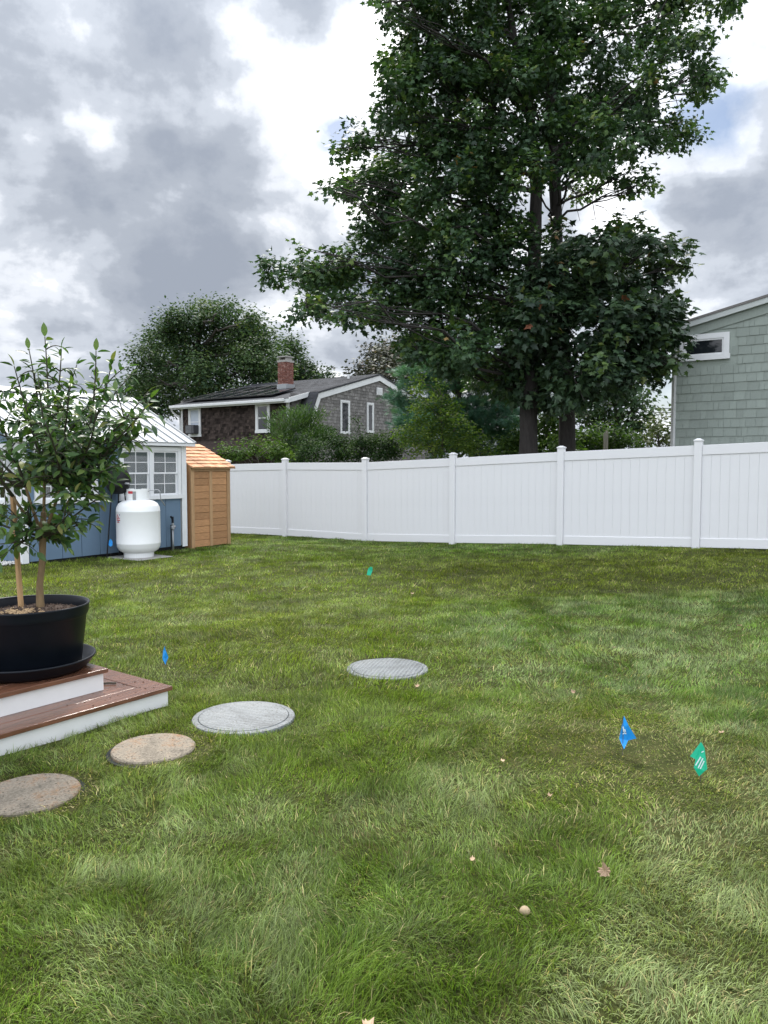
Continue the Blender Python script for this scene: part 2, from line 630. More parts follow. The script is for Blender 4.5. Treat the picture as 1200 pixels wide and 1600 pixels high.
POST_PX = [(356, 834), (446, 838), (571, 846.5), (708, 849.5), (876.5, 852), (1090, 857)]
POSTS = []
for px, py in POST_PX:
    t = fence_t(px)
    p = FENCE0 - UX * t
    POSTS.append((t, at(px, py, p.y).z))
POSTS += [(-2.42, .10), (-4.85, .14), (-7.28, .16)]
CTRL = [(0, 0, 0), (-3, 2, 0), (3, 2, 0), (0, 3, 0), (-2, 4, 0), (2, 4, 0), (0, 5.5, .0), (-1.4, 4.8, 0), (4, 7, .02), (-4, 7.5, -.05), (0, 8.5, -.04), (-3, 10, -.09), (1.5, 11, -.08),
        (-4.34, 13.5, -.14), (-5.8, 12.3, -.12), (-3.9, 15.1, -.13), (-3.3, 16.2, -.15), (-8, 13, -.12), (6, 10, .05), (9, 10, .08), (9, 4, .0), (-8, 6, -.05),
        (0, 26, -.2), (8, 24, -.05), (-8, 26, -.2), (-12, 20, -.15), (14, 18, 0)]
for t, z in POSTS:
    p = FENCE0 - UX * t
    CTRL.append((p.x, p.y, z))
    p = p + UY * 2
    CTRL.append((p.x, p.y, z))
CTRL = np.array(CTRL)
bump1, bump2 = lattice(1.3, 5), lattice(.45, 6)


def ground(x, y):
    x, y = np.asarray(x, float), np.asarray(y, float)
    sh = x.shape
    x, y = x.ravel(), y.ravel()
    w = np.exp(-((x[:, None] - CTRL[:, 0]) ** 2 + (y[:, None] - CTRL[:, 1]) ** 2) / (2 * 1.7 ** 2)) + 1e-9
    z = (w * CTRL[:, 2]).sum(1) / w.sum(1)
    far = np.clip((np.hypot(x, y) - 24) / 10, 0, 1)
    z = z * (1 - far) - .12 * far
    z = z + ((bump1(x, y) - .5) * .028 + (bump2(x, y) - .5) * .030) * (1 - far)
    return z.reshape(sh)


def gz(x, y):
    return float(ground(np.array([x]), np.array([y]))[0])


# lawn colours live in world space: strips of sod, thin and lush patches
pA, pB, pC, pE = lattice(1.5, 21), lattice(.42, 22), lattice(4.2, 23), lattice(.19, 24)
SEAM = [onz(1043, 1240, 0), onz(930, 1410, 0), onz(800, 1600, 0)]
BARE = onz(1010, 1205, 0)
DRY = [onz(370, 955, 0), onz(190, 925, 0), onz(800, 1040, 0), onz(760, 1250, 0), onz(250, 1330, 0), onz(1000, 1010, 0)]


def lawn_params(x, y):
    """0..1 lushness (deep green) and 0..1 dryness"""
    xr = (x * UX.x + y * UX.y)
    yr = (x * UY.x + y * UY.y)
    strip = (np.sin(np.floor(xr / .61 + .35 * np.sin(yr * .4)) * 91.7) * .5 + .5)
    strip2 = (np.sin(np.floor(yr / 1.5 + np.floor(xr / .61) * .37) * 57.3 + np.floor(xr / .61) * 12.9) * .5 + .5)
    lush = .10 * pA(x, y) + .34 * pB(x, y) + .10 * pC(x, y) + .46 * pE(x, y) + .28 * (strip - .5)
    d = .15 * pA(x + 31, y + 11) + .26 * pB(x + 7, y + 50) + .10 * pC(x + 13, y) + .47 * pE(x + 9, y + 4) + .10 * (strip2 - .5)
    for p in DRY:
        d = d + .25 * np.exp(-((x - p.x) ** 2 + ((y - p.y) * .8) ** 2) / .35)
    # right of the seam the turf is paler
    sx = np.interp(y, [SEAM[2].y, SEAM[1].y, SEAM[0].y], [SEAM[2].x, SEAM[1].x, SEAM[0].x])
    right = 1 / (1 + np.exp(-(x - sx) / .035)) * np.clip((SEAM[0].y + .9 - y) / .8, 0, 1)
    d = d + .40 * right
    lush = lush - .20 * right
    left = np.exp(-((sx - .28 - x) / .25) ** 2) * np.clip((SEAM[0].y + .5 - y) / .5, 0, 1)
    d = d - .32 * left
    lush = lush + .26 * left
    bare = np.exp(-(((x - BARE.x) / .26) ** 2 + ((y - BARE.y) / .20) ** 2))
    worn = np.exp(-(((x - BARE.x - .02) / .62) ** 2 + ((y - BARE.y - .3) / .75) ** 2))
    return np.clip(lush, 0, 1), np.clip(d, 0, 1), bare, worn


# the ground: fine near the camera, coarse out to the horizon
def axis_steps(lo, hi, fine_lo, fine_hi, step):
    a = list(np.arange(fine_lo, fine_hi + step / 2, step))
    s, x = step, fine_hi
    while x < hi:
        s *= 1.35
        x += s
        a.append(x)
    s, x = step, fine_lo
    while x > lo:
        s *= 1.35
        x -= s
        a.insert(0, x)
    return np.array(a)


gx, gy = axis_steps(-900, 900, -11, 13, .16), axis_steps(-300, 1500, -1, 24, .16)
GX, GY = np.meshgrid(gx, gy, indexing='ij')
gv = np.stack([GX.ravel(), GY.ravel(), ground(GX, GY).ravel()], 1)
ni, nj = GX.shape
I, J = np.meshgrid(np.arange(ni - 1), np.arange(nj - 1), indexing='ij')
q = (I * nj + J).ravel()
quads = np.stack([q, q + nj, q + nj + 1, q + 1], 1)
M = Mat('turf_soil')
f1 = M.noise(7, 6, .7)
c = M.ramp(f1, [(.3, (.028, .032, .010)), (.5, (.050, .058, .016)), (.7, (.085, .078, .030))])
b = M.n('ShaderNodeBsdfPrincipled')
M.l(c, b.inputs['Base Color'])
b.inputs['Roughness'].default_value = .95
b.inputs['Specular IOR Level'].default_value = .1
bn = M.n('ShaderNodeBump')
bn.inputs['Strength'].default_value = .8
bn.inputs['Distance'].default_value = .03
M.l(M.noise(40, 5, .7), bn.inputs['Height'])
M.l(bn.outputs[0], b.inputs['Normal'])
M.l(b.outputs[0], M.out.inputs['Surface'])
g_me = np_mesh('ground', gv, quads.ravel(), np.full(len(quads), 4), M.m, smooth=True)
tag(link('ground', g_me), kind='structure')

# ------------------------------------------------------------------ white fence
fz = POSTS[5][1]
fence = thing('privacy_fence', 'long white vinyl privacy fence with square capped posts across the back of the lawn', 'fence', (FENCE0.x, FENCE0.y, 0), TH)
post_mb = MB().box((-.064, -.064, -.08), (.064, .064, 1.90))
post_me = post_mb.mesh('post', MT['vinyl'])
cap_mb = MB().box((-.074, -.074, 1.90), (.074, .074, 1.925)).frustum((-.068, -.068, 1.925), (.068, .068, 1.95), .045)
cap_me = cap_mb.mesh('cap', MT['vinyl'])
order = sorted([(-t, z) for t, z in POSTS])
for x, z in order:
    p = bevel(link('post', post_me, fence, (x, 0, z)), .006)
    bevel(link('cap', cap_me, p), .004)
TOPR, H = 1.83, 1.83
for (x0, z0), (x1, z1) in zip(order[:-1], order[1:]):
    a, b2 = x0 + .066, x1 - .066
    sh = (z1 - z0) * (b2 - a) / (x1 - x0)
    za = z0 + (z1 - z0) * .066 / (x1 - x0)
    part('top_rail', MB().box((a, -.025, za + H - .175), (b2, .025, za + H), sh), MT['vinyl'], fence, bev=.006)
    part('bottom_rail', MB().box((a, -.025, za + .02), (b2, .025, za + .185), sh), MT['vinyl'], fence, bev=.006)
    n = max(5, round((b2 - a) / .155))
    w = (b2 - a) / n
    h0 = w / 2 - .0008
    e = .003
    prof = [(-h0, -.009), (-h0 + e, -.011), (h0 - e, -.011), (h0, -.009), (h0, .011), (-h0, .011)]
    bm_ = MB().prism(prof, 2, 0, H - .32).mesh('board', MT['vinyl'])
    for k in range(n):
        xx = a + (k + .5) * w
        zz = z0 + (z1 - z0) * (xx - x0) / (x1 - x0)
        link('board', bm_, fence, (xx, 0, zz + .165))

# ------------------------------------------------------------------ blue garden shed
SH0 = Vector((-3.9, 15.1, -.14))
shed = thing('garden_shed', 'blue garden shed with white trim, white sash windows and grey metal roof', 'shed', SH0, TH)
SL, SWD = 3.39, 3.6                       # length along the lawn, depth away from it
Z0, ZE = .06, 2.0                         # bottom of siding and eave, above the base
WZ0, WZ1 = .99, 1.98                      # window band
WIN_S = [(.12, 1.53), (1.98, 3.16)]       # spans along the lawn wall, from the far corner


def board_wall(n_from, n_to, place, zfun):
    pass


# dark skirt under the siding
part('skirt', MB().box((-SWD + .02, -SL + .02, -.12), (-.03, -.02, Z0 + .01)), MT['black_enamel'], shed)
# boards of the lawn wall (plane x = 0): boards run in y
edges = [0.0, .37]
y = .12
brd = [.12]
while brd[-1] < SL - .14:
    brd.append(min(brd[-1] + .365, SL - .12))
for s0, s1 in zip(brd[:-1], brd[1:]):
    zt = ZE
    for (wa, wb) in WIN_S:
        if s1 > wa + .05 and s0 < wb - .05:
            zt = WZ0 + .01
    part('siding_board', MB().box((-.035, -s1 + .004, Z0), (-.012, -s0 - .004, zt)), MT['blue'], shed, bev=.003)
    if zt == ZE:
        continue
# solid backing behind the boards, open at the windows
bk = MB().box((-.06, -SL + .05, Z0), (-.036, -.05, WZ0)).box((-.06, -SL + .05, WZ1 - .02), (-.036, -.05, ZE + .1))
lasts = .05
for (wa, wb) in WIN_S:
    bk.box((-.06, -wa, WZ0), (-.036, -lasts, WZ1 - .02))
    lasts = wb
bk.box((-.06, -SL + .05, WZ0), (-.036, -lasts, WZ1 - .02))
part('wall_backing', bk, MT['interior'], shed)
# the boards between and beside windows above the sill
for (a, b2) in ((1.53, 1.98), (3.16, SL - .12)):
    part('siding_board', MB().box((-.035, -b2 + .003, WZ0 + .014), (-.012, -a - .003, ZE)), MT['blue'], shed)
# near gable wall (plane y = -SL): boards run in x, windows from u = .38
UW = [(.38, 1.55), (2.05, 3.2)]
RISE, HALF = .95, SWD / 2


def roof_z(x):                            # top of wall under the roof at local x
    return ZE + .07 + (HALF - abs(x + HALF)) * .49


u = .12
while u < SWD - .13:
    u1 = min(u + .365, SWD - .12)
    if any(u1 > a + .05 and u < b2 - .05 for a, b2 in UW):
        part('siding_board', MB().box((-u1 + .004, -SL + .012, Z0), (-u - .004, -SL + .035, WZ0 + .01)), MT['blue'], shed)
        za, zb = WZ1 + .01, WZ1 + .01
    else:
        za, zb = Z0, Z0
    poly = [(-u1 + .004, za), (-u - .004, zb), (-u - .004, roof_z(-u) - .02), (-u1 + .004, roof_z(-u1) - .02)]
    part('siding_board', MB().prism(poly, 1, -SL + .012, -SL + .035), MT['blue'], shed)
    u = u1
gb = MB().box((-SWD + .05, -SL + .036, Z0), (-.065, -SL + .06, WZ0))
gb.prism([(-SWD + .05, WZ1), (-.065, WZ1), (-.065, roof_z(-.065) - .03), (-HALF, roof_z(-HALF) - .03), (-SWD + .05, roof_z(-SWD + .05) - .03)], 1, -SL + .036, -SL + .06)
for a, b2 in ((.065, .40), (1.53, 2.07), (3.18, SWD - .05)):
    gb.box((-b2, -SL + .036, WZ0 + .001), (-a, -SL + .06, WZ1 - .001))
part('wall_backing', gb, MT['interior'], shed)
# far gable and rear wall
fg = MB().prism([(-SWD + .03, Z0), (-.03, Z0), (-.03, roof_z(-.03) - .03), (-HALF, roof_z(-HALF) - .03), (-SWD + .03, roof_z(-SWD + .03) - .03)], 1, -.05, -.02)
part('gable_wall', fg, MT['blue'], shed)
rw = MB().box((-SWD, -SL, Z0), (-SWD + .04, 0, WZ0)).box((-SWD, -SL, WZ1), (-SWD + .04, 0, ZE))
for a, b2 in ((0, .45), (1.15, 1.95), (2.75, SL)):
    rw.box((-SWD, -b2, WZ0 + .001), (-SWD + .04, -a, WZ1 - .001))
part('rear_wall', rw, MT['interior'], shed)
part('floor', MB().box((-SWD + .05, -SL + .07, Z0 + .02), (-.07, -.06, Z0 + .05)), MT['interior'], shed)
for cx, cy in ((0, 0), (0, -SL), (-SWD, -SL)):
    s = MB()
    if cx == 0:
        y0 = cy - .10 if cy == 0 else cy - .02
        s.box((-.012, y0, Z0 - .02), (.012, y0 + .12, ZE))
        if cy != 0:
            s.box((-.12, cy - .02, Z0 - .02), (-.0125, cy + .004, ZE))
        else:
            s.box((-.12, .0, Z0 - .02), (-.0125, .02, ZE))
    else:
        s.box((cx, cy - .012, Z0 - .02), (cx + .12, cy + .012, ZE))
    part('corner_board', s, MT['white'], shed, bev=.003)


def sash_window(parent, x0, x1, z0, z1, units, xf, name='window', blind=False):
    """window in a local plane: xf(a, d, z) -> local point, a along wall, d outwards"""
    def bx(mb, a0, a1, d0, d1, c0, c1):
        ps = [xf(a, d, c) for c in (c0, c1) for d in (d0, d1) for a in (a0, a1)]
        lo = tuple(min(p[i] for p in ps) for i in range(3))
        hi = tuple(max(p[i] for p in ps) for i in range(3))
        return mb.box(lo, hi)
    fr = MB()
    t = .075
    bx(fr, x0, x1, -.045, .022, z1 - t, z1)
    bx(fr, x0 - .015, x1 + .015, -.045, .045, z0, z0 + t)
    uw = (x1 - x0) / units
    for k in range(units + 1):
        a = x0 + k * uw
        lo, hi = (a, a + t) if k == 0 else ((a - t, a) if k == units else (a - t / 2 - .005, a + t / 2 + .005))
        bx(fr, lo, hi, -.045, .0215, z0 + t + .0005, z1 - t - .0005)
    w = part(name, fr, MT['white'], parent, bev=.003)
    for k in range(units):
        a0 = x0 + k * uw + (t if k == 0 else t / 2 + .005) + .001
        a1 = x0 + (k + 1) * uw - (t if k == units - 1 else t / 2 + .005) - .001
        c0, c1 = z0 + t + .001, z1 - t - .001
        mid = (c0 + c1) / 2
        for i, (s0, s1, dd) in enumerate(((mid - .015, c1, 0.0), (c0, mid + .015, -.024))):
            sm = MB()
            r = .03
            bx(sm, a0, a1, dd - .022, dd - .001, s1 - r, s1)
            bx(sm, a0, a1, dd - .022, dd - .001, s0, s0 + r)
            bx(sm, a0, a0 + r, dd - .022, dd - .001, s0 + r, s1 - r)
            bx(sm, a1 - r, a1, dd - .022, dd - .001, s0 + r, s1 - r)
            link('sash', sm.mesh('sash', MT['white']), w)
            mu = MB()
            m = (a0 + a1) / 2
            bx(mu, m - .007, m + .007, dd - .018, dd - .004, s0 + r, s1 - r)
            mz = (s0 + s1) / 2
            bx(mu, a0 + r, m - .0075, dd - .018, dd - .004, mz - .007, mz + .007)
            bx(mu, m + .0075, a1 - r, dd - .018, dd - .004, mz - .007, mz + .007)
            link('muntin', mu.mesh('muntin', MT['white']), w)
            pm = MB()
            bx(pm, a0 + r, a1 - r, dd - .013, dd - .010, s0 + r, s1 - r)
            link('pane', pm.mesh('pane', MT['glass']), w)
    return w


for a, b2 in WIN_S:
    sash_window(shed, a, b2, WZ0, WZ1, 2, lambda s, d, z: (d, -s, z))
for a, b2 in UW:
    sash_window(shed, a, b2, WZ0, WZ1, 2, lambda s, d, z: (-s, -SL - d, z))
for a, b2 in ((.45, 1.15), (1.95, 2.75)):
    sash_window(shed, a, b2, WZ0, WZ1, 1, lambda s, d, z: (-SWD + .03 + d, -s, z))
# something pale and plain standing indoors
part('shelf', MB().box((-2.6, -1.3, .9), (-2.2, -.3, .94)).box((-2.6, -1.3, 1.3), (-2.2, -.3, 1.33)).box((-2.6, -1.33, .1), (-2.2, -1.30, 1.7)).box((-2.6, -.3, .1), (-2.2, -.27, 1.7)), MT['cedar_trim'], shed)
# metal roof: ribbed sheets, both slopes
OV = .13
slope = .49
ridge_z = ZE + .13 + HALF * slope
for side in (1, -1):
    ys = -SL - .18
    total = SL + .36
    ns = 4
    for k in range(ns):
        y0, y1 = ys + total * k / ns, ys + total * (k + 1) / ns
        top = []
        nrib = 4
        w = (y1 - y0) / nrib
        for r in range(nrib):
            o = y0 + r * w
            top += [(o, 0), (o + w * .30, 0), (o + w * .36, .008), (o + w * .42, 0), (o + w * .64, 0), (o + w * .70, .008), (o + w * .76, 0), (o + w * .86, 0), (o + w * .90, .026), (o + w * .97, .026)]
        top.append((y1, 0))
        mb = MB()
        vs, fs = [], []
        x_e, x_r = OV, -HALF
        for (yy, h) in top:
            for xx in (x_e, x_r):
                X = xx if side == 1 else -2 * HALF - xx
                vs.append((X, yy, ZE + .13 - (xx) * slope + h))
        for (yy, h) in top:
            for xx in (x_e, x_r):
                X = xx if side == 1 else -2 * HALF - xx
                vs.append((X, yy, ZE + .13 - (xx) * slope + h - .012))
        n = len(top)
        for i in range(n - 1):
            a = 2 * i
            fs.append((a, a + 2, a + 3, a + 1))
            b_ = 2 * n + a
            fs.append((b_, b_ + 1, b_ + 3, b_ + 2))
            fs.append((a, b_, b_ + 2, a + 2))
        fs.append((0, 1, 2 * n + 1, 2 * n))
        fs.append((2 * n - 2, 4 * n - 2, 4 * n - 1, 2 * n - 1))
        mb.add(vs, fs)
        part('roof_sheet', mb, MT['metal_roof'], shed)
part('ridge_cap', MB().prism([(-HALF - .16, ridge_z - .055), (-HALF, ridge_z + .032), (-HALF + .16, ridge_z - .055), (-HALF + .16, ridge_z - .045), (-HALF, ridge_z + .045), (-HALF - .16, ridge_z - .045)], 1, -SL - .19, .19), MT['metal_roof'], shed)
part('fascia', MB().box((OV - .04, -SL - .165, ZE + .0), (OV - .012, .165, ZE + .115 - (OV - .04) * slope + .01)).box((-.01, -SL - .16, ZE + .001), (OV - .0405, .16, ZE + .012)), MT['white'], shed, bev=.003)
for yy in (-SL - .163, .135):
    poly = [(OV - .042, ZE + .0), (OV - .042, ZE + .115 - OV * slope), (-HALF, ridge_z - .02), (-2 * HALF - OV + .042, ZE + .115 - OV * slope), (-2 * HALF - OV + .042, ZE), (-HALF, ridge_z - .14)]
    part('barge_board', MB().prism(poly, 1, yy, yy + .028), MT['white'], shed)

# gravel at the near corner of the shed
gr = MB()
for k in range(420):
    p = SH0 - UY * (SL + random.uniform(.02, .42)) - UX * random.uniform(-.04, 1.3)
    r = random.uniform(.012, .032)
    z = gz(p.x, p.y) + .02 + random.uniform(0, .02)
    vs = []
    for (a, b2, c2) in ((1, 0, 0), (-1, 0, 0), (0, 1, 0), (0, -1, 0), (0, 0, 1), (0, 0, -1)):
        vs.append((p.x + a * r * random.uniform(.6, 1.2), p.y + b2 * r * random.uniform(.6, 1.2), z + c2 * r * .6))
    gr.add(vs, [(0, 2, 4), (2, 1, 4), (1, 3, 4), (3, 0, 4), (2, 0, 5), (1, 2, 5), (3, 1, 5), (0, 3, 5)])
tag(part('gravel', gr, MT['gravel']), 'white gravel strip along the foot of the blue shed', 'gravel', None, 'stuff')

# ------------------------------------------------------------------ cedar lean-to
CS0 = Vector((-3.83, 15.22, -.15))
cs = thing('cedar_shed', 'small cedar lean-to shed with plank front and shingle roof beside blue shed', 'shed', CS0, TH)
CW, CD, CH, CB = 1.06, .94, 1.60, 2.03
for a, b2 in ((0, .085), (.49, .565), (CW - .085, CW)):
    part('stile', MB().box((-.03, a, -.02), (.012, b2, CH - .08)), MT['cedar_trim'], cs, bev=.003)
part('head_trim', MB().box((-.03, -.005, CH - .079), (.016, CW + .005, CH + .01)), MT['cedar_trim'], cs, bev=.003)
nz = 11
for a, b2 in ((.087, .488), (.567, CW - .087)):
    for k in range(nz):
        z0 = (CH - .082) * k / nz
        z1 = (CH - .082) * (k + 1) / nz
        part('plank', MB().box((-.028 + random.uniform(-.003, .003), a, z0 + .003), (-.006 + random.uniform(-.004, .003), b2, z1 - .003)), MT['cedar'], cs, bev=.003)
for yy in (0, CW - .024):
    part('side_wall', MB().prism([(-CD, -.02), (-.031, -.02), (-.031, CH + .01), (-CD, CB - .02)], 1, yy, yy + .024), MT['cedar'], cs)
part('back_wall', MB().box((-CD, .025, -.02), (-CD + .024, CW - .025, CB - .03)), MT['cedar'], cs)
rs = (CB - CH) / CD
part('roof_deck', MB().prism([(.085, CH + .012 - .085 * rs + .0), (.085, CH + .034 - .085 * rs), (-CD - .03, CB + .045), (-CD - .03, CB + .02)], 1, -.02, CW + .085), MT['cedar_trim'], cs)
nrow = 7
ang = math.atan(rs)
Ls = math.hypot(CD + .13, (CD + .13) * rs)
for r in range(nrow):
    d0 = Ls * r / nrow
    yv = -.025 - random.uniform(0, .06)
    while yv < CW + .085:
        w = random.uniform(.09, .17)
        y1 = min(yv + w, CW + .09)
        if y1 - yv > .03:
            L = Ls / nrow * 1.25
            mb = MB()
            th = random.uniform(.022, .032)
            ya, yb = max(yv, -.03) + .003, y1 - .003
            mb.add([(0, ya, 0), (0, yb, 0), (-L, yb, 0), (-L, ya, 0), (0, ya, th), (0, yb, th), (-L, yb, .004), (-L, ya, .004)],
                   [(0, 1, 2, 3), (4, 7, 6, 5), (0, 4, 5, 1), (1, 5, 6, 2), (2, 6, 7, 3), (3, 7, 4, 0)])
            jit = random.uniform(-.008, .008)
            X = .10 - (d0 + jit) * math.cos(ang)
            Z = CH + .036 + (CD + .0 - CD) - (X) * rs
            part('shingle', mb, MT['cedar_shingle'], cs, loc=(X, 0, Z), rot=(0, ang, 0))
        yv = y1

# ------------------------------------------------------------------ propane tank, slab, pipe, grill, flags by the shed
TK = Vector((-4.345, 13.55, 0))
TK.z = gz(TK.x, TK.y) + .012
sl_mb = MB().box((-.42, -.38, -.06), (.46, .38, 0))
slab = part('paving_slab', sl_mb, MT['slab'], None, loc=(TK.x, TK.y, TK.z), rot=(0, 0, TH), bev=.008)
tag(slab, 'flat grey concrete slab under the white tank', 'slab')
tank = thing('propane_tank', 'tall white propane tank with round collar standing against the blue shed', 'tank', TK, TH)
R = .375
prof = [(.0, .075), (.18, .07), (.27, .085), (.335, .125), (.367, .185), (R, .24), (R + .002, .245), (R + .002, .255), (R, .26)]
prof += [(R, .80), (R + .002, .805), (R + .002, .815), (R, .82), (.365, .885), (.33, .945), (.27, .985), (.19, 1.005), (.0, 1.01)]
part('body', MB().lathe(prof, n=56), MT['tank'], tank, smooth=True)
part('base_ring', MB().lathe([(.245, 0), (.255, 0), (.255, .09), (.245, .09), (.245, 0)], n=40), MT['tank'], tank, smooth=False)
cdir = math.atan2(-13.55, 4.345) - TH      # local angle towards the middle of the lawn
n = 44
gap0 = 2.1
vs, fs = [], []
for i in range(n + 1):
    w = cdir + PI + .35 + (2 * PI - .7) * i / n
    for r in (.185, .195):
        for z in (.985, 1.20):
            vs.append((r * math.cos(w), r * math.sin(w), z))
for i in range(n):
    a = 4 * i
    fs += [(a, a + 4, a + 5, a + 1), (a + 2, a + 3, a + 7, a + 6), (a + 1, a + 5, a + 7, a + 3), (a, a + 2, a + 6, a + 4)]
fs += [(0, 1, 3, 2), (4 * n, 4 * n + 2, 4 * n + 3, 4 * n + 1)]
part('collar', MB().add(vs, fs), MT['tank'], tank)
part('valve', MB().tube([(0, 0, 1.0), (0, 0, 1.12)], .035, 12).tube([(0, 0, 1.1), (.10, -.02, 1.12)], .02, 8).tube([(0, 0, 1.12), (0, 0, 1.17)], .05, 10), MT['grey_metal'], tank)
# lettering decal: a red and blue mark, curved on the body, and a small collar sticker


def patch(w0, w1, z0, z1, r, seg=5):
    vs, fs = [], []
    for i in range(seg + 1):
        w = w0 + (w1 - w0) * i / seg
        for z in (z0, z1):
            vs.append((r * math.cos(w), r * math.sin(w), z))
    for i in range(seg):
        fs.append((2 * i, 2 * i + 2, 2 * i + 3, 2 * i + 1))
    return vs, fs


dm = MB()
for (a, b2, z0, z1) in ((-1.22, -.92, .655, .672), (-1.22, -1.17, .66, .73), (-1.2, -.93, .69, .70), (-1.16, -1.10, .73, .76), (-1.18, -.98, .622, .634), (-1.09, -1.04, .70, .735)):
    dm.add(*patch(cdir + a, cdir + b2, z0, z1, R + .0035))
part('decal', dm, MT['red'], tank)
dm = MB()
for (a, b2, z0, z1) in ((-.97, -.93, .745, .77), (-1.06, -.98, .71, .716), (-1.16, -1.0, .640, .648)):
    dm.add(*patch(cdir + a, cdir + b2, z0, z1, R + .0035))
part('decal', dm, MT['navy'], tank)
dm = MB()
dm.add(*patch(cdir - .95, cdir - .45, 1.12, 1.165, .1975))
part('warning_sticker', dm, MT['red'], tank)
hose = part('collar_strap', MB().add(*patch(cdir - .45, cdir - .16, 1.01, 1.16, .199)), MT['grey_metal'], tank)
part('pigtail_hose', MB().tube([(.10, .02, 1.12), (.2, .1, 1.17), (.33, .17, 1.19), (.36, .19, 1.15), (.365, .2, 1.02), (.32, .33, .9)], .009, 6), MT['grey_metal'], tank)

pp = SH0 + Vector((0, 0, 0)) - UY * .42 + UX * .10
pipe = thing('gas_pipe', 'thin grey gas riser pipe standing at the blue shed wall beside the tank', 'pipe', (pp.x, pp.y, gz(pp.x, pp.y)), TH)
part('pipe', MB().tube([(0, 0, -.1), (0, 0, .42)], .02, 10), MT['grey_metal'], pipe, smooth=True)
part('valve', MB().tube([(0, 0, .42), (0, 0, .46)], .036, 10).tube([(-.01, -.03, .46), (.01, .05, .47)], .025, 8).tube([(0, .0, .46), (0, .0, .54)], .025, 8), MT['grey_metal'], pipe)
part('regulator', MB().tube([(0, .0, .54), (0, .0, .66)], .022, 8).tube([(0, 0, .62), (-.05, .0, .66)], .02, 8), MT['black_plastic'], pipe)
part('conduit', MB().tube([(-.05, -.0, -.05), (-.05, 0, .5)], .012, 6), MT['black_plastic'], pipe)

gp = at(191, 800, 13.55)
gp = Vector((gp.x, 13.62, 0))
gp = SH0 - UY * 1.76 + UX * .27
gzb = gz(gp.x, gp.y)
GU = .14
grill = thing('kettle_grill', 'round black lidded grill half hidden between the tank and the potted tree', 'grill', (gp.x, gp.y, gzb), TH)
part('bowl', MB().lathe([(r, z + GU) for r, z in [(0, .98), (.08, .985), (.15, 1.03), (.195, 1.10), (.21, 1.19), (.20, 1.19), (.0, 1.17)]], n=28), MT['black_enamel'], grill, smooth=True)
part('lid', MB().lathe([(r, z + GU) for r, z in [(.214, 1.185), (.214, 1.20), (.205, 1.29), (.175, 1.37), (.11, 1.425), (.0, 1.445)]], n=28), MT['black_enamel'], grill, smooth=True)
part('handle', MB().tube([(-.07, 0, 1.43 + GU), (-.06, 0, 1.49 + GU), (.06, 0, 1.49 + GU), (.07, 0, 1.43 + GU)], .012, 6), MT['black_enamel'], grill)
for k in range(3):
    w = 2 * PI * k / 3 + .4
    part('leg', MB().tube([(.12 * math.cos(w), .12 * math.sin(w), 1.05 + GU), (.24 * math.cos(w), .24 * math.sin(w), .0)], .012, 6), MT['black_enamel'], grill)
part('side_knob', MB().tube([(.2, .0, 1.17 + GU), (.29, .02, 1.16 + GU)], .02, 8), MT['grey_metal'], grill)

# ------------------------------------------------------------------ deck steps
DA = math.radians(53.5)
dx, dy = Vector((math.cos(DA), math.sin(DA), 0)), Vector((-math.sin(DA), math.cos(DA), 0))
DZ1, DZ2 = .118, .252
D0 = onz(262, 1072, DZ1)
D0.z = 0
deck = thing('deck_steps', 'two tier wooden steps with red boards and white risers at the left edge', 'steps', D0, DA)
LEN, WID = 2.7, 2.9
IN = .285
TK_ = .026
NOSE = .022


def mitred(mb_name, poly, z, m=None, parent=None):
    o = part(mb_name, MB().prism(poly, 2, z - TK_, z), m or MT['mahogany'], parent or deck, bev=.003)
    return o


def tier(x_hi, y_lo, x_lo, y_hi, z, zb, widths):
    """a mitred picture-frame of boards along the front (y_lo) and right (x_hi) edges"""
    part('riser', MB().box((x_lo, y_lo + .0, zb), (x_hi, y_lo + .02, z - TK_)), MT['riser'], deck)
    part('riser', MB().box((x_hi - .02, y_lo + .0205, zb), (x_hi, y_hi, z - TK_)), MT['riser'], deck)
    a = -NOSE
    for w in widths:
        b = a + w - .005
        mitred('deck_board', [(x_lo, y_lo + a), (x_hi - a, y_lo + a), (x_hi - b, y_lo + b), (x_lo, y_lo + b)], z)
        mitred('deck_board', [(x_hi - a - .0005, y_lo + a + .003), (x_hi - a - .0005, y_hi), (x_hi - b, y_hi), (x_hi - b, y_lo + b + .003)], z)
        a += w
    return a


tier(0, 0, -LEN, WID, DZ1, -.1, (.155, .155))
e = tier(-IN, IN - .04, -LEN, WID, DZ2, DZ1 + .001, (.14,))
x = -IN - e
yv = IN - .04 + e
while yv < WID:
    y1 = min(yv + .14, WID)
    mitred('deck_board', [(-LEN, yv), (x, yv), (x, y1 - .005), (-LEN, y1 - .005)], DZ2)
    yv = y1
# crumbs of soil lying on the lower tread
cr_ = MB()
for k in range(26):
    pl = (random.uniform(-.60, -.03), random.uniform(.02, .25))
    w = D0 + dx * pl[0] + dy * pl[1]
    r = random.uniform(.003, .008)
    cr_.add([(w.x + r, w.y, DZ1), (w.x - r, w.y, DZ1), (w.x, w.y + r, DZ1), (w.x, w.y - r, DZ1), (w.x, w.y, DZ1 + r * .8), (w.x, w.y, DZ1 - .001)], [(0, 2, 4), (2, 1, 4), (1, 3, 4), (3, 0, 4), (2, 0, 5), (1, 2, 5), (3, 1, 5), (0, 3, 5)])
tag(part('soil_crumbs', cr_, MT['soil']), 'dark crumbs of soil scattered on the lower red step', 'crumbs', None, 'stuff')
tw = D0 + dx * (-.20) + dy * .33
o = part('twig', MB().tube([(-.05, 0, .006), (0, .006, .008), (.05, .0, .007)], .005, 6), MT['citrus_twig'], None, loc=(tw.x, tw.y, DZ1), rot=(0, 0, .1))
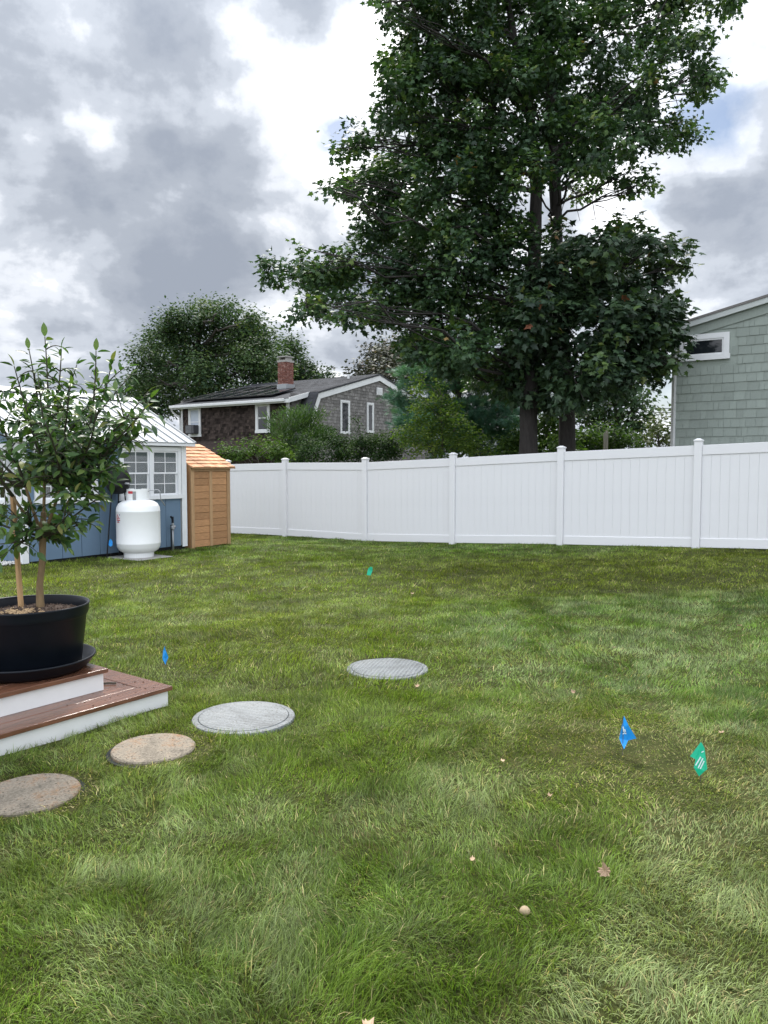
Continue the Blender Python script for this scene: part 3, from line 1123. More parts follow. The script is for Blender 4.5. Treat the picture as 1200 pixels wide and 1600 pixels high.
tag(o, 'short dark twig on the lower step near its far edge', 'twig')

# ------------------------------------------------------------------ pot, saucer, stake, citrus
PC = onz(38, 1040, DZ2)
PC = Vector((-2.145, 4.585, DZ2))
sau = thing('plant_saucer', 'wide black plastic saucer under the tree pot', 'saucer', PC)
part('dish', MB().lathe([(r * .935, z) for r, z in [(0, .001), (.335, .001), (.37, .03), (.398, .07), (.405, .074), (.405, .082), (.395, .084), (.388, .078), (.355, .03), (.33, .014), (0, .012)]], n=64), MT['black_plastic'], sau, smooth=True)
ob_ = part('water', MB().lathe([(0, .022), (.32, .022)], n=48), MT['dark_glass'], sau)
pot = thing('plant_pot', 'large round black plastic nursery pot on the steps holding the citrus tree', 'pot', PC + Vector((0, 0, .013)))


def wob(w, z):
    return 1 + .018 * math.cos(2 * (w - .4)) * z / .42 + .006 * math.cos(5 * w + 1) * z / .42


part('body', MB().lathe([(r * .93, z * .93) for r, z in [(0, .0), (.305, .0), (.315, .012), (.352, .335), (.357, .34), (.36, .345), (.366, .365), (.368, .402), (.372, .41), (.368, .416), (.358, .414), (.352, .40), (.345, .36), (.34, .30), (0, .30)]], n=72, wob=wob), MT['black_plastic'], pot, smooth=True)
sm = MB()
for r, z in ((0, .385), (.12, .38), (.22, .368), (.30, .355), (.347, .35)):
    pass
sl = [(0, .348), (.10, .350), (.20, .343), (.27, .332), (.322, .323)]
so = part('soil', MB().lathe(sl, n=40), MT['soil'], pot, smooth=True)
mm = MB()
for k in range(900):
    w, rr = random.uniform(0, 2 * PI), 0.305 * math.sqrt(random.random())
    z = .348 - .026 * (rr / .305) ** 2 + random.uniform(0, .008)
    L, W = random.uniform(.008, .028), random.uniform(.003, .008)
    a, tl = random.uniform(0, PI), random.uniform(-.006, .012)
    c_, s_ = math.cos(a), math.sin(a)
    px_, py_ = rr * math.cos(w), rr * math.sin(w)
    mm.add([(px_ + c_ * L / 2 - s_ * W / 2, py_ + s_ * L / 2 + c_ * W / 2, z + tl), (px_ + c_ * L / 2 + s_ * W / 2, py_ + s_ * L / 2 - c_ * W / 2, z + tl),
            (px_ - c_ * L / 2 + s_ * W / 2, py_ - s_ * L / 2 - c_ * W / 2, z), (px_ - c_ * L / 2 - s_ * W / 2, py_ - s_ * L / 2 + c_ * W / 2, z), (px_, py_, z + .006)],
           [(0, 1, 4), (1, 2, 4), (2, 3, 4), (3, 0, 4)])
mo = part('mulch', mm, MT['soil'], pot)
tag(mo, kind='stuff')
mm = MB()
for k in range(90):
    px_, py_ = .0 + random.gauss(-.02, .07), random.gauss(-.12, .05)
    z = .358
    L, W = random.uniform(.012, .03), random.uniform(.006, .012)
    a = random.uniform(0, PI)
    c_, s_ = math.cos(a), math.sin(a)
    mm.add([(px_ + c_ * L / 2 - s_ * W / 2, py_ + s_ * L / 2 + c_ * W / 2, z), (px_ + c_ * L / 2 + s_ * W / 2, py_ + s_ * L / 2 - c_ * W / 2, z - .004),
            (px_ - c_ * L / 2 + s_ * W / 2, py_ - s_ * L / 2 - c_ * W / 2, z), (px_ - c_ * L / 2 - s_ * W / 2, py_ - s_ * L / 2 + c_ * W / 2, z + .003), (px_, py_, z + .008)],
           [(0, 1, 4), (1, 2, 4), (2, 3, 4), (3, 0, 4)])
tag(part('wood_chips', mm, MT['chip'], pot), kind='stuff')
ZS = PC.z + .013 + .342
s0 = onz(33, 950, ZS)
s1 = at(20, 775, s0.y + .02)
dirs = (s1 - s0).normalized()
stk = MB().box((-.0125, -.0125, -.06), (.0125, .0125, (s1 - s0).length))
st = part('wooden_stake', stk, MT['stake'], None, loc=s0, rot=dirs.to_track_quat('Z', 'Y').to_euler(), bev=.003)
tag(st, 'pale square wooden stake leaning beside the potted tree trunk', 'stake')

TB = onz(63, 950, ZS)
YC = TB.y
tree = thing('citrus_tree', 'leafy citrus tree with slim trunk growing in the black pot', 'tree', TB)


def lp(px, py, dY=0.0):
    return at(px, py, YC + dY) - TB


def bez(a, b, c, n):
    return [a * ((1 - t) ** 2) + b * (2 * t * (1 - t)) + c * (t * t) for t in [i / n for i in range(n + 1)]]


fork = lp(67, 838)
tp = [Vector((0, 0, -.1)), Vector((0, 0, 0)), lp(62, 915), lp(66, 880), fork, lp(68, 800)]
part('trunk', MB().tube(tp, [.027, .025, .020, .019, .021, .016], 12), MT['citrus_bark'], tree, smooth=True)
rng = random.Random(5)
shoots = [((95, 725), -.35), ((45, 790), -.2), ((118, 755), .2), ((80, 795), .3), ((150, 720), .0), ((20, 720), -.3), ((236, 622), -.1), ((226, 640), -.3), ((175, 565), .15), ((45, 545), .1), ((96, 545), .2), ((212, 655), -.05), ((70, 526), .0), ((150, 548), -.12), ((22, 572), .1), ((205, 585), .1), ((232, 612), -.2), ((-40, 560), .0), ((-95, 610), .1), ((-115, 690), -.1), ((190, 660), .25), ((160, 735), -.3), ((200, 690), -.1),
          ((110, 600), -.45), ((40, 620), .4), ((120, 570), .35), ((-30, 640), -.4), ((70, 660), -.5), ((150, 640), -.35), ((-70, 740), .2), ((150, 780), .1), ((135, 815), -.15), ((100, 840), .05), ((35, 830), -.15), ((12, 800), -.1),
          ((-40, 800), .1), ((30, 740), .35), ((140, 700), .4), ((120, 770), -.35), ((0, 850), -.05), ((60, 590), -.25), ((160, 600), .05), ((90, 650), .25), ((110, 800), -.28), ((130, 740), -.2), ((60, 700), .0)]
LP, LD, LN, LS_, LT = [], [], [], [], []
center = lp(60, 690)
heads = {}
for hk, (hx, hy, hd) in enumerate(((95, 760, -.06), (40, 760, .06), (70, 740, .1), (20, 775, -.08), (115, 770, .05))):
    heads[hk] = lp(hx, hy, hd)
    pth = bez(fork, (fork + heads[hk]) / 2 + Vector((0, 0, -.03)), heads[hk], 6)
    part('branch', MB().tube(pth, [.0125 - .0008 * i for i in range(7)], 7), MT['citrus_bark'], tree, smooth=True)


def leaf_at(p, d, size, t):
    LP.append(tuple(p))
    LD.append(tuple(d))
    o = (p - center)
    n = Vector((rng.gauss(0, .5), rng.gauss(0, .5) - .15, 1.0)) + o.normalized() * .5
    LN.append(tuple(n.normalized()))
    LS_.append(size)
    LT.append(t)


for (sx, sy), dY in shoots:
    end = lp(sx, sy, dY)
    low = sy > 770
    start = fork if low else heads[min(heads, key=lambda k: (heads[k] - end).length + rng.uniform(0, .15))]
    mid = (start + end) / 2 + Vector((rng.gauss(0, .04), rng.gauss(0, .04), -.06 + .05 * rng.random()))
    pth = bez(start, mid, end, 12)
    br = MB().tube(pth, [.011 - .008 * i / 12 for i in range(13)], 5)
    twigs = []
    for k in range(8 if not low else 4):
        t = rng.uniform(.28, .95)
        b0 = pth[int(t * 12)]
        d = Vector((rng.gauss(0, 1), rng.gauss(0, 1), rng.gauss(.35, .6))).normalized()
        L = rng.uniform(.10, .26) * (1.1 - .4 * t)
        e_ = b0 + d * L + Vector((0, 0, -.02))
        tw_ = bez(b0, b0 + d * L * .6 + Vector((0, 0, .02)), e_, 5)
        br.tube(tw_, [.0045, .004, .0035, .003, .0025, .002], 4)
        twigs.append(tw_)
    part('branch', br, MT['citrus_twig'], tree, smooth=True)
    twigs.append(pth[5:])
    for tw_ in twigs:
        n = len(tw_)
        total = sum((tw_[i + 1] - tw_[i]).length for i in range(n - 1))
        cnt = max(5, int(total / .025))
        for k in range(cnt):
            t = (k + rng.random()) / cnt * (n - 1)
            i = min(int(t), n - 2)
            p = tw_[i].lerp(tw_[i + 1], t - i)
            ax = (tw_[i + 1] - tw_[i]).normalized()
            side = Vector((rng.gauss(0, 1), rng.gauss(0, 1), rng.gauss(0, .7)))
            side = (side - ax * side.dot(ax)).normalized()
            d = (ax * rng.uniform(.2, .9) + side + Vector((0, 0, rng.uniform(-.35, .2)))).normalized()
            leaf_at(p + d * .008, d, rng.uniform(.042, .082), min(1, max(0, rng.gauss(.42, .2))))
        leaf_at(tw_[-1], (tw_[-1] - tw_[-2]).normalized(), rng.uniform(.05, .09), rng.uniform(.5, .95))


def citrus_tpl(fold, curl):
    v, f = [], []
    st_ = [(0, .0, 0), (.12, .11, 0), (.35, .205, 0), (.62, .19, 0), (.84, .10, 0), (1.0, 0, 0)]
    for y, w, _ in st_:
        z = -curl * y * y
        v += [(-w, y, z + fold * w), (0, y, z), (w, y, z + fold * w)]
    for i in range(5):
        a = 3 * i
        f += [(a, a + 1, a + 4, a + 3), (a + 1, a + 2, a + 5, a + 4)]
    return v, f


CIT = leaf_mat('citrus_leaf', [(0, (.020, .048, .019)), (.35, (.042, .096, .028)), (.65, (.085, .155, .038)), (.88, (.095, .14, .03)), (1, (.20, .19, .05))], rough=.42, trans=.28, spec=.32)
CIT1 = leaf_mat('citrus_leaf_single', [(0, (.020, .048, .019)), (.35, (.042, .096, .028)), (.65, (.085, .155, .038)), (.9, (.095, .14, .03)), (1, (.20, .19, .05))], rough=.42, trans=.28, spec=.32, obj_random=True)
LP, LD, LN, LS_, LT = map(np.array, (LP, LD, LN, LS_, LT))
# the 300 nearest-showing leaves inside the frame are single parts, the rest one mass
wx = LP + np.array(TB)
pxs = 600 + F * wx[:, 0] / wx[:, 1]
score = LS_ / wx[:, 1] - 10 * (pxs < 4) - 10 * (pxs > 1190)
order_ = np.argsort(-(score + .0 * wx[:, 1] - .02 * (wx[:, 1] - YC)))
single, rest = order_[:300], order_[300:]
variants = []
for fo, cu in ((.35, .15), (.2, .3), (.55, .1), (.1, .42)):
    tv, tf = citrus_tpl(fo, cu)
    variants.append(MB().add(tv, tf).mesh('leaf', CIT1, True))
for i in single:
    d = Vector(LD[i]).normalized()
    nrm = Vector(LN[i])
    X = d.cross(nrm).normalized()
    Z = X.cross(d)
    mx = Matrix((X, d, Z)).transposed().to_4x4()
    o = link('leaf', variants[i % 4], tree, LP[i], mx.to_euler())
    o.scale = (LS_[i],) * 3
tv, tf = citrus_tpl(.3, .22)
tag(link('foliage', scatter('foliage', tv, tf, LP[rest], LD[rest], LN[rest], LS_[rest], CIT, LT[rest]), tree), kind='stuff')

# ------------------------------------------------------------------ round lids in the lawn
LIDS = []
for (px, py, rad, kind, label) in ((46, 1235, .216, 'lid_tan', 'tan concrete lid cut off by the left edge, with a rusty orange side'),
                                   (240, 1167, .212, 'lid_tan', 'small tan concrete lid between the other tan lid and the wide grey one'),
                                   (381, 1117, .30, 'lid_grey', 'wide pale grey ribbed lid nearest the red wooden steps'),
                                   (605, 1040, .30, 'lid_grey', 'pale grey lid lying alone in the middle of the lawn')):
    c = onz(px, py, .02)
    z = gz(c.x, c.y) - .012
    LIDS.append((c.x, c.y, rad))
    t = thing('access_lid', label, 'lid', (c.x, c.y, z), random.uniform(0, 3), 'round access lids set in the lawn')
    if kind == 'lid_grey':
        part('cover', MB().lathe([(0, .036), (rad * .55, .035), (rad * .86, .032), (rad * .87, .026)], n=56), MT[kind], t, smooth=False)
        part('rim', MB().lathe([(rad * .872, .026), (rad * .88, .030), (rad * .985, .027), (rad, .018), (rad, -.05)], n=56), MT[kind], t)
    else:
        part('cover', MB().lathe([(0, .034), (rad * .7, .033), (rad * .97, .029), (rad, .022), (rad, -.05)], n=52), MT[kind], t)
        part('riser_ring', MB().lathe([(rad + .004, -.05), (rad + .004, .012), (rad + .022, .010), (rad + .026, -.05)], n=52), MT['black_plastic'], t)

# ------------------------------------------------------------------ marker flags


def flag(base, h, poly, fold, m, label, tail=None, ink=()):
    """wire and a limp plastic film: poly in (along camera-right, up) metres about the wire top"""
    t = thing('marker_flag', label, 'flag', base, 0, 'utility marker flags in the yard')
    part('wire', MB().tube([(0, 0, -.08), (.004, .002, h * .5), (0, 0, h)], .0016, 5), MT['wire'], t)
    n = len(poly)
    vs = []
    for k, (a, b2) in enumerate(poly):
        vs.append((a, fold[k], h + b2))
    fr_ = MB().add([(v[0], v[1] - .0006, v[2]) for v in vs] + [(v[0], v[1] + .0006, v[2]) for v in vs],
                   tail or [tuple(range(n)), tuple(range(n, 2 * n))[::-1]])
    f_ = part('film', fr_, m, t)
    if ink:
        im = MB()
        for (x0, z0, x1, z1, w, d) in ink:
            L = math.hypot(x1 - x0, z1 - z0)
            nx, nz_ = -(z1 - z0) / L * w, (x1 - x0) / L * w
            im.add([(x0 - nx, d, h + z0 - nz_), (x1 - nx, d, h + z1 - nz_), (x1 + nx, d, h + z1 + nz_), (x0 + nx, d, h + z0 + nz_)], [(0, 1, 2, 3)])
        link('lettering', im.mesh('lettering', MT['flag_ink']), f_)
    return t


def fan(polys, n):
    fs = list(polys)
    return fs + [tuple(i + n for i in p)[::-1] for p in polys]


def flag_spot(px, py):
    c = onz(px, py, 0)
    for _ in range(5):
        c = onz(px, py, gz(c.x, c.y))
    return c


P = flag_spot(972, 1182)
S = P.y / F                                # metres per picture pixel there
q = lambda x, y: (x * S, y * S)
flag(P, 66 * S, [q(2, 0), q(8, -14), q(19, -33), q(10, -41), q(2, -53), q(-4, -38), q(-1, -18)], [0, -.012, -.03, .01, -.01, .012, .004], MT['flag_blue'],
     'blue marker flag drooping beside the bare patch on the right of the lawn', fan([(0, 1, 6), (1, 2, 3), (1, 3, 6), (6, 3, 5), (5, 3, 4)], 7),
     [(-.5 * S, -16 * S, 1 * S, -25 * S, .9 * S, -.012), (2 * S, -20 * S, 4 * S, -28 * S, .9 * S, -.014), (-1 * S, -28 * S, 4 * S, -25 * S, .8 * S, -.014)])
P = flag_spot(1094, 1222)
S = P.y / F
flag(P, 66 * S, [q(0, 0), q(5, -10), q(9, -43), q(-5, -54), q(-13, -40), q(-9, -28), q(-15, -26), q(3, -44)], [0, -.004, -.012, -.02, -.016, -.006, .016, -.026], MT['flag_green'],
     'bright green marker flag with white lettering standing right of the blue one', fan([(0, 6, 5), (0, 5, 1), (1, 5, 7), (1, 7, 2), (5, 4, 7), (4, 3, 7), (3, 2, 7)], 8),
     [(-11 * S, -36 * S, -3 * S, -22 * S, 1.1 * S, -.021), (-7 * S, -40 * S, 0 * S, -24 * S, 1.1 * S, -.023), (-4 * S, -41 * S, 2 * S, -28 * S, 1.0 * S, -.025), (-1 * S, -16 * S, 3 * S, -14 * S, .8 * S, -.012)])
P = flag_spot(259, 1062)
S = P.y / F
flag(P, 54 * S, [q(-1, 0), q(2, -8), q(4, -18), q(0, -30), q(-4, -20), q(-4, -8)], [0, -.01, .012, .0, -.008, .01], MT['flag_blue'],
     'small blue marker flag standing just behind the red wooden steps', fan([(0, 1, 5), (1, 2, 4, 5), (4, 2, 3)], 6))
P = flag_spot(578, 908)
S = P.y / F
flag(P, 23 * S, [q(0, 0), q(4, -1), q(4, -7), q(1, -14), q(-5, -13), q(-3, -4)], [0, .01, .01, -.01, -.012, 0], MT['flag_green'],
     'tiny green marker flag far back in the middle of the lawn', fan([(0, 1, 2, 5), (5, 2, 3, 4)], 6))
P = flag_spot(166, 873)
P = SH0 - UY * 1.86 + UX * .16
P.z = gz(P.x, P.y)
S = P.y / F
flag(P, 30 * S, [q(0, 0), q(3, -5), q(3, -11), q(0, -13), q(-3, -10), q(-2, -4)], [0, .01, .0, -.01, 0, 0], MT['flag_blue'],
     'small blue marker flag against the blue shed left of the tank', fan([(0, 1, 2, 3, 4, 5)], 6))

# ------------------------------------------------------------------ fallen leaves and a mushroom on the lawn
MAPLE = [(0, 0), (.10, .06), (.34, .02), (.28, .20), (.50, .34), (.34, .44), (.40, .62), (.22, .58), (.14, .74), (0, 1.0)]
half = MAPLE[1:-1]
outline = [MAPLE[0]] + half + [MAPLE[-1]] + [(-x, y) for x, y in half[::-1]]


def dry_leaf(seed):
    r_ = random.Random(seed)
    cv = r_.uniform(.5, 1.4)
    vs = [(0, .42, 0)]
    for (x, y) in outline:
        vs.append((x, y, cv * (x * x * 1.6 + (y - .4) ** 2 * .9) + r_.uniform(-.03, .05)))
    n = len(outline)
    return MB().add(vs, [(0, 1 + i, 1 + (i + 1) % n) for i in range(n)])


FALLEN = [(947, 1378, .052, 'curled tan maple leaf standing in grass left of the pale turf seam', 1), (570, 1634, .042, 'tan maple leaf at the very bottom edge of the lawn', 0),
          (858, 1260, .030, 'small tan leaf scrap between the blue flag and the mushroom', 0), (1130, 1157, .034, 'pale leaf lying right of the green flag', 0), (786, 1203, .026, 'small pale leaf scrap left of the blue flag', 0),
          (652, 1084, .036, 'tan leaf just below the lone grey lid', 0), (897, 1094, .034, 'tan leaf above and left of the blue flag on the right', 0), (644, 934, .055, 'pale curled leaf between the lone lid and the fence', 0),
          (738, 1362, .022, 'small tan leaf bit above and left of the mushroom', 0), (1158, 985, .05, 'pale leaf at the right edge of the far lawn', 0), (960, 1020, .036, 'pale leaf scrap in the middle right of the lawn', 0)]
for k, (px, py, s, lab, up) in enumerate(FALLEN):
    c = flag_spot(px, py)
    o = part('fallen_leaf', dry_leaf(k), MT['dead_leaf'], None, loc=(c.x, c.y, c.z + (.018 if up else .040)), rot=((1.1 if up else random.uniform(-.3, .5)), random.uniform(-.3, .3), random.uniform(-.6, .6)))
    o.scale = (s * 1.0,) * 3
    tag(o, lab, 'leaf', 'dry leaves fallen on the lawn')
c = flag_spot(820, 1432) - Vector((0, 0, .014))
mu = thing('mushroom', 'round tan mushroom cap poking out of the grass in the right foreground', 'mushroom', c)
part('stem', MB().lathe([(.007, -.01), (.006, .03), (.0, .03)], n=10), MT['mushroom'], mu, smooth=True)
part('cap', MB().lathe([(.004, .028), (.014, .026), (.018, .030), (.0165, .038), (.011, .045), (.0, .048)], n=20), MT['mushroom'], mu, smooth=True)

# ------------------------------------------------------------------ grey shingled house behind the fence
GH0 = Vector((-3.46, 34.0, CAM_Z))         # local z = 0 at eye height
gh = thing('shingled_house', 'grey and brown cedar shingled house with brick chimney and solar panels behind the white fence', 'house', GH0, TH)
GZ = -1.62                                  # ground below
RK, PKZ, PKS = 3.25, 4.51, 5.66             # knee height, peak height and peak position along the gable
PROF = [(-.33, .85), (.83, RK), (PKS, PKZ), (2 * PKS - .83, RK), (2 * PKS + .33, .85)]
HL = 8.35                                   # house length


def shingles(mb, a0, a1, z0, z1, fn, ex, wmin, wmax, clip=None, th=.018, seed=1):
    """rows of shingles on a plane: fn(a, z, d) -> local point"""
    r_ = random.Random(seed)
    z = z0
    while z < z1:
        zt = min(z + ex, z1)
        a = a0 - r_.uniform(0, wmax)
        lo, hi = (a0, a1) if clip is None else clip((z + zt) / 2)
        while a < hi:
            w = r_.uniform(wmin, wmax)
            x0, x1 = max(a, lo), min(a + w - .006, hi)
            if x1 - x0 > .02:
                t = th * r_.uniform(.75, 1.25)
                dz = r_.uniform(-.006, .006)
                mb.add([fn(x0, z + dz, 0), fn(x1, z + dz, 0), fn(x1, z + dz, t), fn(x0, z + dz, t), fn(x0, zt, 0), fn(x1, zt, 0), fn(x1, zt, .002), fn(x0, zt, .002)],
                       [(0, 1, 2, 3), (3, 2, 6, 7), (0, 3, 7, 4), (1, 5, 6, 2)])
            a += w
        z = zt
    return mb


def prof_clip(z):
    """inside the gable profile at height z"""
    if z < .85:
        return (-.02, 2 * PKS + .02)
    if z < RK:
        k = (z - .85) / (RK - .85)
        s = -.33 + 1.16 * k
    else:
        s = .83 + (z - RK) / (PKZ - RK) * (PKS - .83)
    return (max(s, -.02), min(2 * PKS - s, 2 * PKS + .02))


part('gable_wall', MB().prism([(-.02, GZ), (-.02, 1.0), (.77, RK - .1), (PKS, PKZ - .12), (2 * PKS - .77, RK - .1), (2 * PKS + .02, 1.0), (2 * PKS + .02, GZ)], 0, -.2, -.03), MT['grey_shingle'], gh)
tag(part('shingles', shingles(MB(), 0, 2 * PKS, GZ, PKZ - .15, lambda a, z, d: (d - .03, a, z), .15, .10, .26, prof_clip, .02, 3), MT['grey_shingle'], gh), kind='stuff')
# rake boards
for i in range(4):
    (s0, z0), (s1, z1) = PROF[i], PROF[i + 1]
    steep = i in (0, 3)
    d = Vector((s1 - s0, z1 - z0)).normalized()
    nrm = Vector((d.y, -d.x))
    w = .26
    part('rake_board', MB().prism([(s0, z0), (s1, z1), (s1 + nrm.x * w, z1 + nrm.y * w - .0), (s0 + nrm.x * w, z0 + nrm.y * w)], 0, .0 + .003 * i, .05 + .004 * i), MT['white_old'], gh)
# upper roof slopes
for a, b2 in ((1, 2), (2, 3)):
    (s0, z0), (s1, z1) = PROF[a], PROF[b2]
    part('roof_slope', MB().prism([(s0, z0 + .0), (s1, z1), (s1, z1 + .07), (s0, z0 + .07)], 0, -HL - .2, .09), MT['asphalt_roof'], gh)
# shingle courses of the upper front slope
tag(part('roof_shingles', shingles(MB(), -HL - .2, .08, .85, PKS, lambda a, s, d: (a, s, RK + .073 + (s - .83) * (PKZ - RK) / (PKS - .83) + d), .28, .28, .36, None, .012, 8), MT['asphalt_roof'], gh), kind='stuff')
# lower steep slope right of the dormer, and behind
DT0, DT1 = .80, 7.85                        # dormer from the gable end
part('lower_slope', MB().prism([(-.33, .85), (.83, RK), (.83, RK + .07), (-.40, .85)], 0, -DT0 + .02, .085), MT['asphalt_roof'], gh)
tag(part('roof_shingles', shingles(MB(), -DT0 + .02, .083, .85, RK, lambda a, z, d: (a, -.40 + 1.21 * (z - .85) / (RK - .85) - d - .01, z), .24, .28, .36, None, .014, 9), MT['asphalt_roof'], gh), kind='stuff')
part('rear_slope', MB().prism([PROF[3], PROF[4], (PROF[4][0] + .07, PROF[4][1]), (PROF[3][0], PROF[3][1] + .07)], 0, -HL - .2, .085), MT['asphalt_roof'], gh)
# dormer: front wall in the plane y = -.2
DY, DE = -.2, 2.93
part('dormer_wall', MB().box((-DT1, DY + .03, 1.1), (-DT0, DY + .2, DE)), MT['brown_shingle'], gh)
part('cheek_wall', MB().prism([(DY + .03, 1.0), (DY + .03, DE), (.95, RK + .02), (.2, 1.5)], 0, -DT0 - .1, -DT0 + .0), MT['grey_shingle'], gh)
WINS = [(7.33, 6.55, .93, 2.38, True), (2.25, 1.46, .98, 2.58, False)]
WZ = [(6.45, 7.28, 1.36, 2.88, True), (1.95, 2.80, 1.55, 2.90, False)]


def dormer_clip(z):
    return (-DT1, -DT0)


tag(part('shingles', shingles(MB(), -DT1, -DT0, 1.15, DE, lambda a, z, d: (a, DY + .03 - d, z), .14, .08, .24, dormer_clip, .02, 4), MT['brown_shingle'], gh), kind='stuff')
tag(part('shingles', shingles(MB(), 0, 1, 1.5, RK, lambda a, z, d: (-DT0 + d, a, z), .15, .10, .24, lambda z: (DY + .04, -.33 + 1.16 * (z - .85) / (RK - .85) - .02), .02, 14), MT['grey_shingle'], gh), kind='stuff')
part('skirt_roof', MB().prism([(DY, 1.2), (DY, 1.12), (DY - .75, .55), (DY - .75, .63)], 0, -HL, -DT0 - .02), MT['brown_shingle'], gh)
part('front_wall', MB().box((-HL, .0, GZ), (-.21, .2, 1.1)), MT['brown_shingle'], gh)
part('left_wall', MB().prism([(0.21, GZ), (0.21, RK), (PKS, PKZ - .1), (2 * PKS, RK - .2), (2 * PKS, GZ)], 0, -HL, -HL + .2), MT['grey_shingle'], gh)
for x0, x1 in ((-DT1 - .005, -DT1 + .11), (-DT0 - .13, -DT0 + .005)):
    part('corner_board', MB().box((x0, DY - .02, 1.15), (x1, DY + .06, DE)), MT['white_old'], gh)
# dormer roof reaching from the main slope to the eave, fascia and gutter
zs = lambda s: RK + .075 + (s - .83) * (PKZ - RK) / (PKS - .83)
part('dormer_roof', MB().prism([(.86, zs(.86) - .06), (.86, zs(.86) + .0), (DY - .32, zs(DY - .32) + .0), (DY - .32, zs(DY - .32) - .06)], 0, -DT1 - .35, -DT0 + .30), MT['asphalt_roof'], gh)
zf = zs(DY - .32)
part('fascia', MB().box((-DT1 - .36, DY - .36, zf - .20), (-DT0 + .31, DY - .325, zf - .03)), MT['white_old'], gh)
part('soffit', MB().box((-DT1 - .35, DY - .32, zf - .10), (-DT0 + .30, DY + .02, zf - .075)), MT['white_old'], gh)
part('gutter', MB().box((-DT1 - .36, DY - .47, zf - .15), (-DT0 + .10, DY - .365, zf - .02)), MT['white_old'], gh, bev=.02)
part('dormer_rake', MB().prism([(DY - .34, zf - .2), (DY - .34, zf + .01), (.9, zs(.9) + .01), (.9, zs(.9) - .2)], 0, -DT0 + .302, -DT0 + .33), MT['white_old'], gh)
part('downspout', MB().tube([(-DT1 - .25, DY - .42, zf - .15), (-DT1 - .25, DY - .3, zf - .35), (-DT1 - .03, DY - .06, zf - .6), (-DT1 - .03, DY - .06, 1.2)], .045, 8), MT['white_old'], gh)


def flat_window(parent, fn, a0, a1, z0, z1, casing=.1, pane=None, rail=False, trim=None):
    """fn(a, z, d): casing, sash and glass"""
    def bx(x0, x1, c0, c1, d0, d1):
        ps = [fn(a, c, d) for a in (x0, x1) for c in (c0, c1) for d in (d0, d1)]
        lo = tuple(min(p[i] for p in ps) for i in range(3))
        hi = tuple(max(p[i] for p in ps) for i in range(3))
        return lo, hi
    c = casing
    m = MB()
    m.box(*bx(a0, a1, z1 - c, z1, 0, .05)).box(*bx(a0 - .02, a1 + .02, z0, z0 + c, 0, .06))
    m.box(*bx(a0, a0 + c, z0 + c, z1 - c, 0, .0495)).box(*bx(a1 - c, a1, z0 + c, z1 - c, 0, .0495))
    w = part('window', m, trim or MT['white_old'], parent)
    s = MB()
    r = .035
    i0, i1, j0, j1 = a0 + c + .001, a1 - c - .001, z0 + c + .001, z1 - c - .001
    s.box(*bx(i0, i1, j1 - r, j1, 0, .035)).box(*bx(i0, i1, j0, j0 + r, 0, .035)).box(*bx(i0, i0 + r, j0 + r, j1 - r, 0, .034)).box(*bx(i1 - r, i1, j0 + r, j1 - r, 0, .034))
    if rail:
        zm = (j0 + j1) / 2
        s.box(*bx(i0 + r, i1 - r, zm - .025, zm + .025, 0, .037))
    part('sash', s, trim or MT['white_old'], w)
    part('pane', MB().box(*bx(i0 + r, i1 - r, j0 + r, j1 - r, .008, .016)), pane or MT['dark_glass'], w)
    return w


front = lambda a, z, d: (a, DY - .005 - d, z)
flat_window(gh, front, -7.28, -6.42, 1.42, 2.86, .12, MT['curtain'], True)
flat_window(gh, front, -2.78, -1.90, 1.50, 2.86, .13, None, True)
side = lambda a, z, d: (d - .006, a, z)
flat_window(gh, side, 2.50, 3.22, 1.50, 3.08, .09)
flat_window(gh, side, 4.62, 5.18, 1.62, 3.10, .09)
part('gable_vent', MB().box((-.01, 5.46, 3.52), (.05, 5.92, 3.90)), MT['white_old'], gh)
for k in range(5):
    part('louver', MB().box((.051, 5.50, 3.55 + k * .066), (.07, 5.88, 3.58 + k * .066)), MT['white_old'], gh)
ac = thing('air_conditioner', 'dark window air conditioner in the left window of the brown shingled wall', 'air conditioner', GH0, TH)
part('case', MB().box((-7.14, DY - .38, 1.56), (-6.56, DY - .045, 1.98)), MT['ac'], ac, bev=.02)
gm = MB()
for k in range(6):
    gm.box((-7.10, DY - .392, 1.61 + k * .055), (-6.72, DY - .381, 1.625 + k * .055))
part('grille', gm, MT['grey_metal'], ac)
# solar panels lying on the front slope
sl_a = math.atan((PKZ - RK) / (PKS - .83))
panel = MB().box((0, 0, .10), (1.0, 1.62, .14))
pme = panel.mesh('solar_panel', MT['solar'])
for row, xs in ((0, (-8.0, -6.98, -5.96, -4.94, -3.92, -2.90)), (1, (-8.0, -6.98, -5.96, -4.94))):
    for x in xs:
        s = .02 + row * 1.62
        p = link('solar_panel', pme, gh, (x, s, zs(s)), (sl_a, 0, 0))
        fr_ = MB()
        for lo, hi in (((0, 0), (1.0, .03)), ((0, 1.59), (1.0, 1.62)), ((0, .031), (.03, 1.589)), ((.97, .031), (1.0, 1.589))):
            fr_.box((lo[0], lo[1], .141), (hi[0], hi[1], .148))
        link('panel_frame', fr_.mesh('panel_frame', MT['black_enamel']), p)
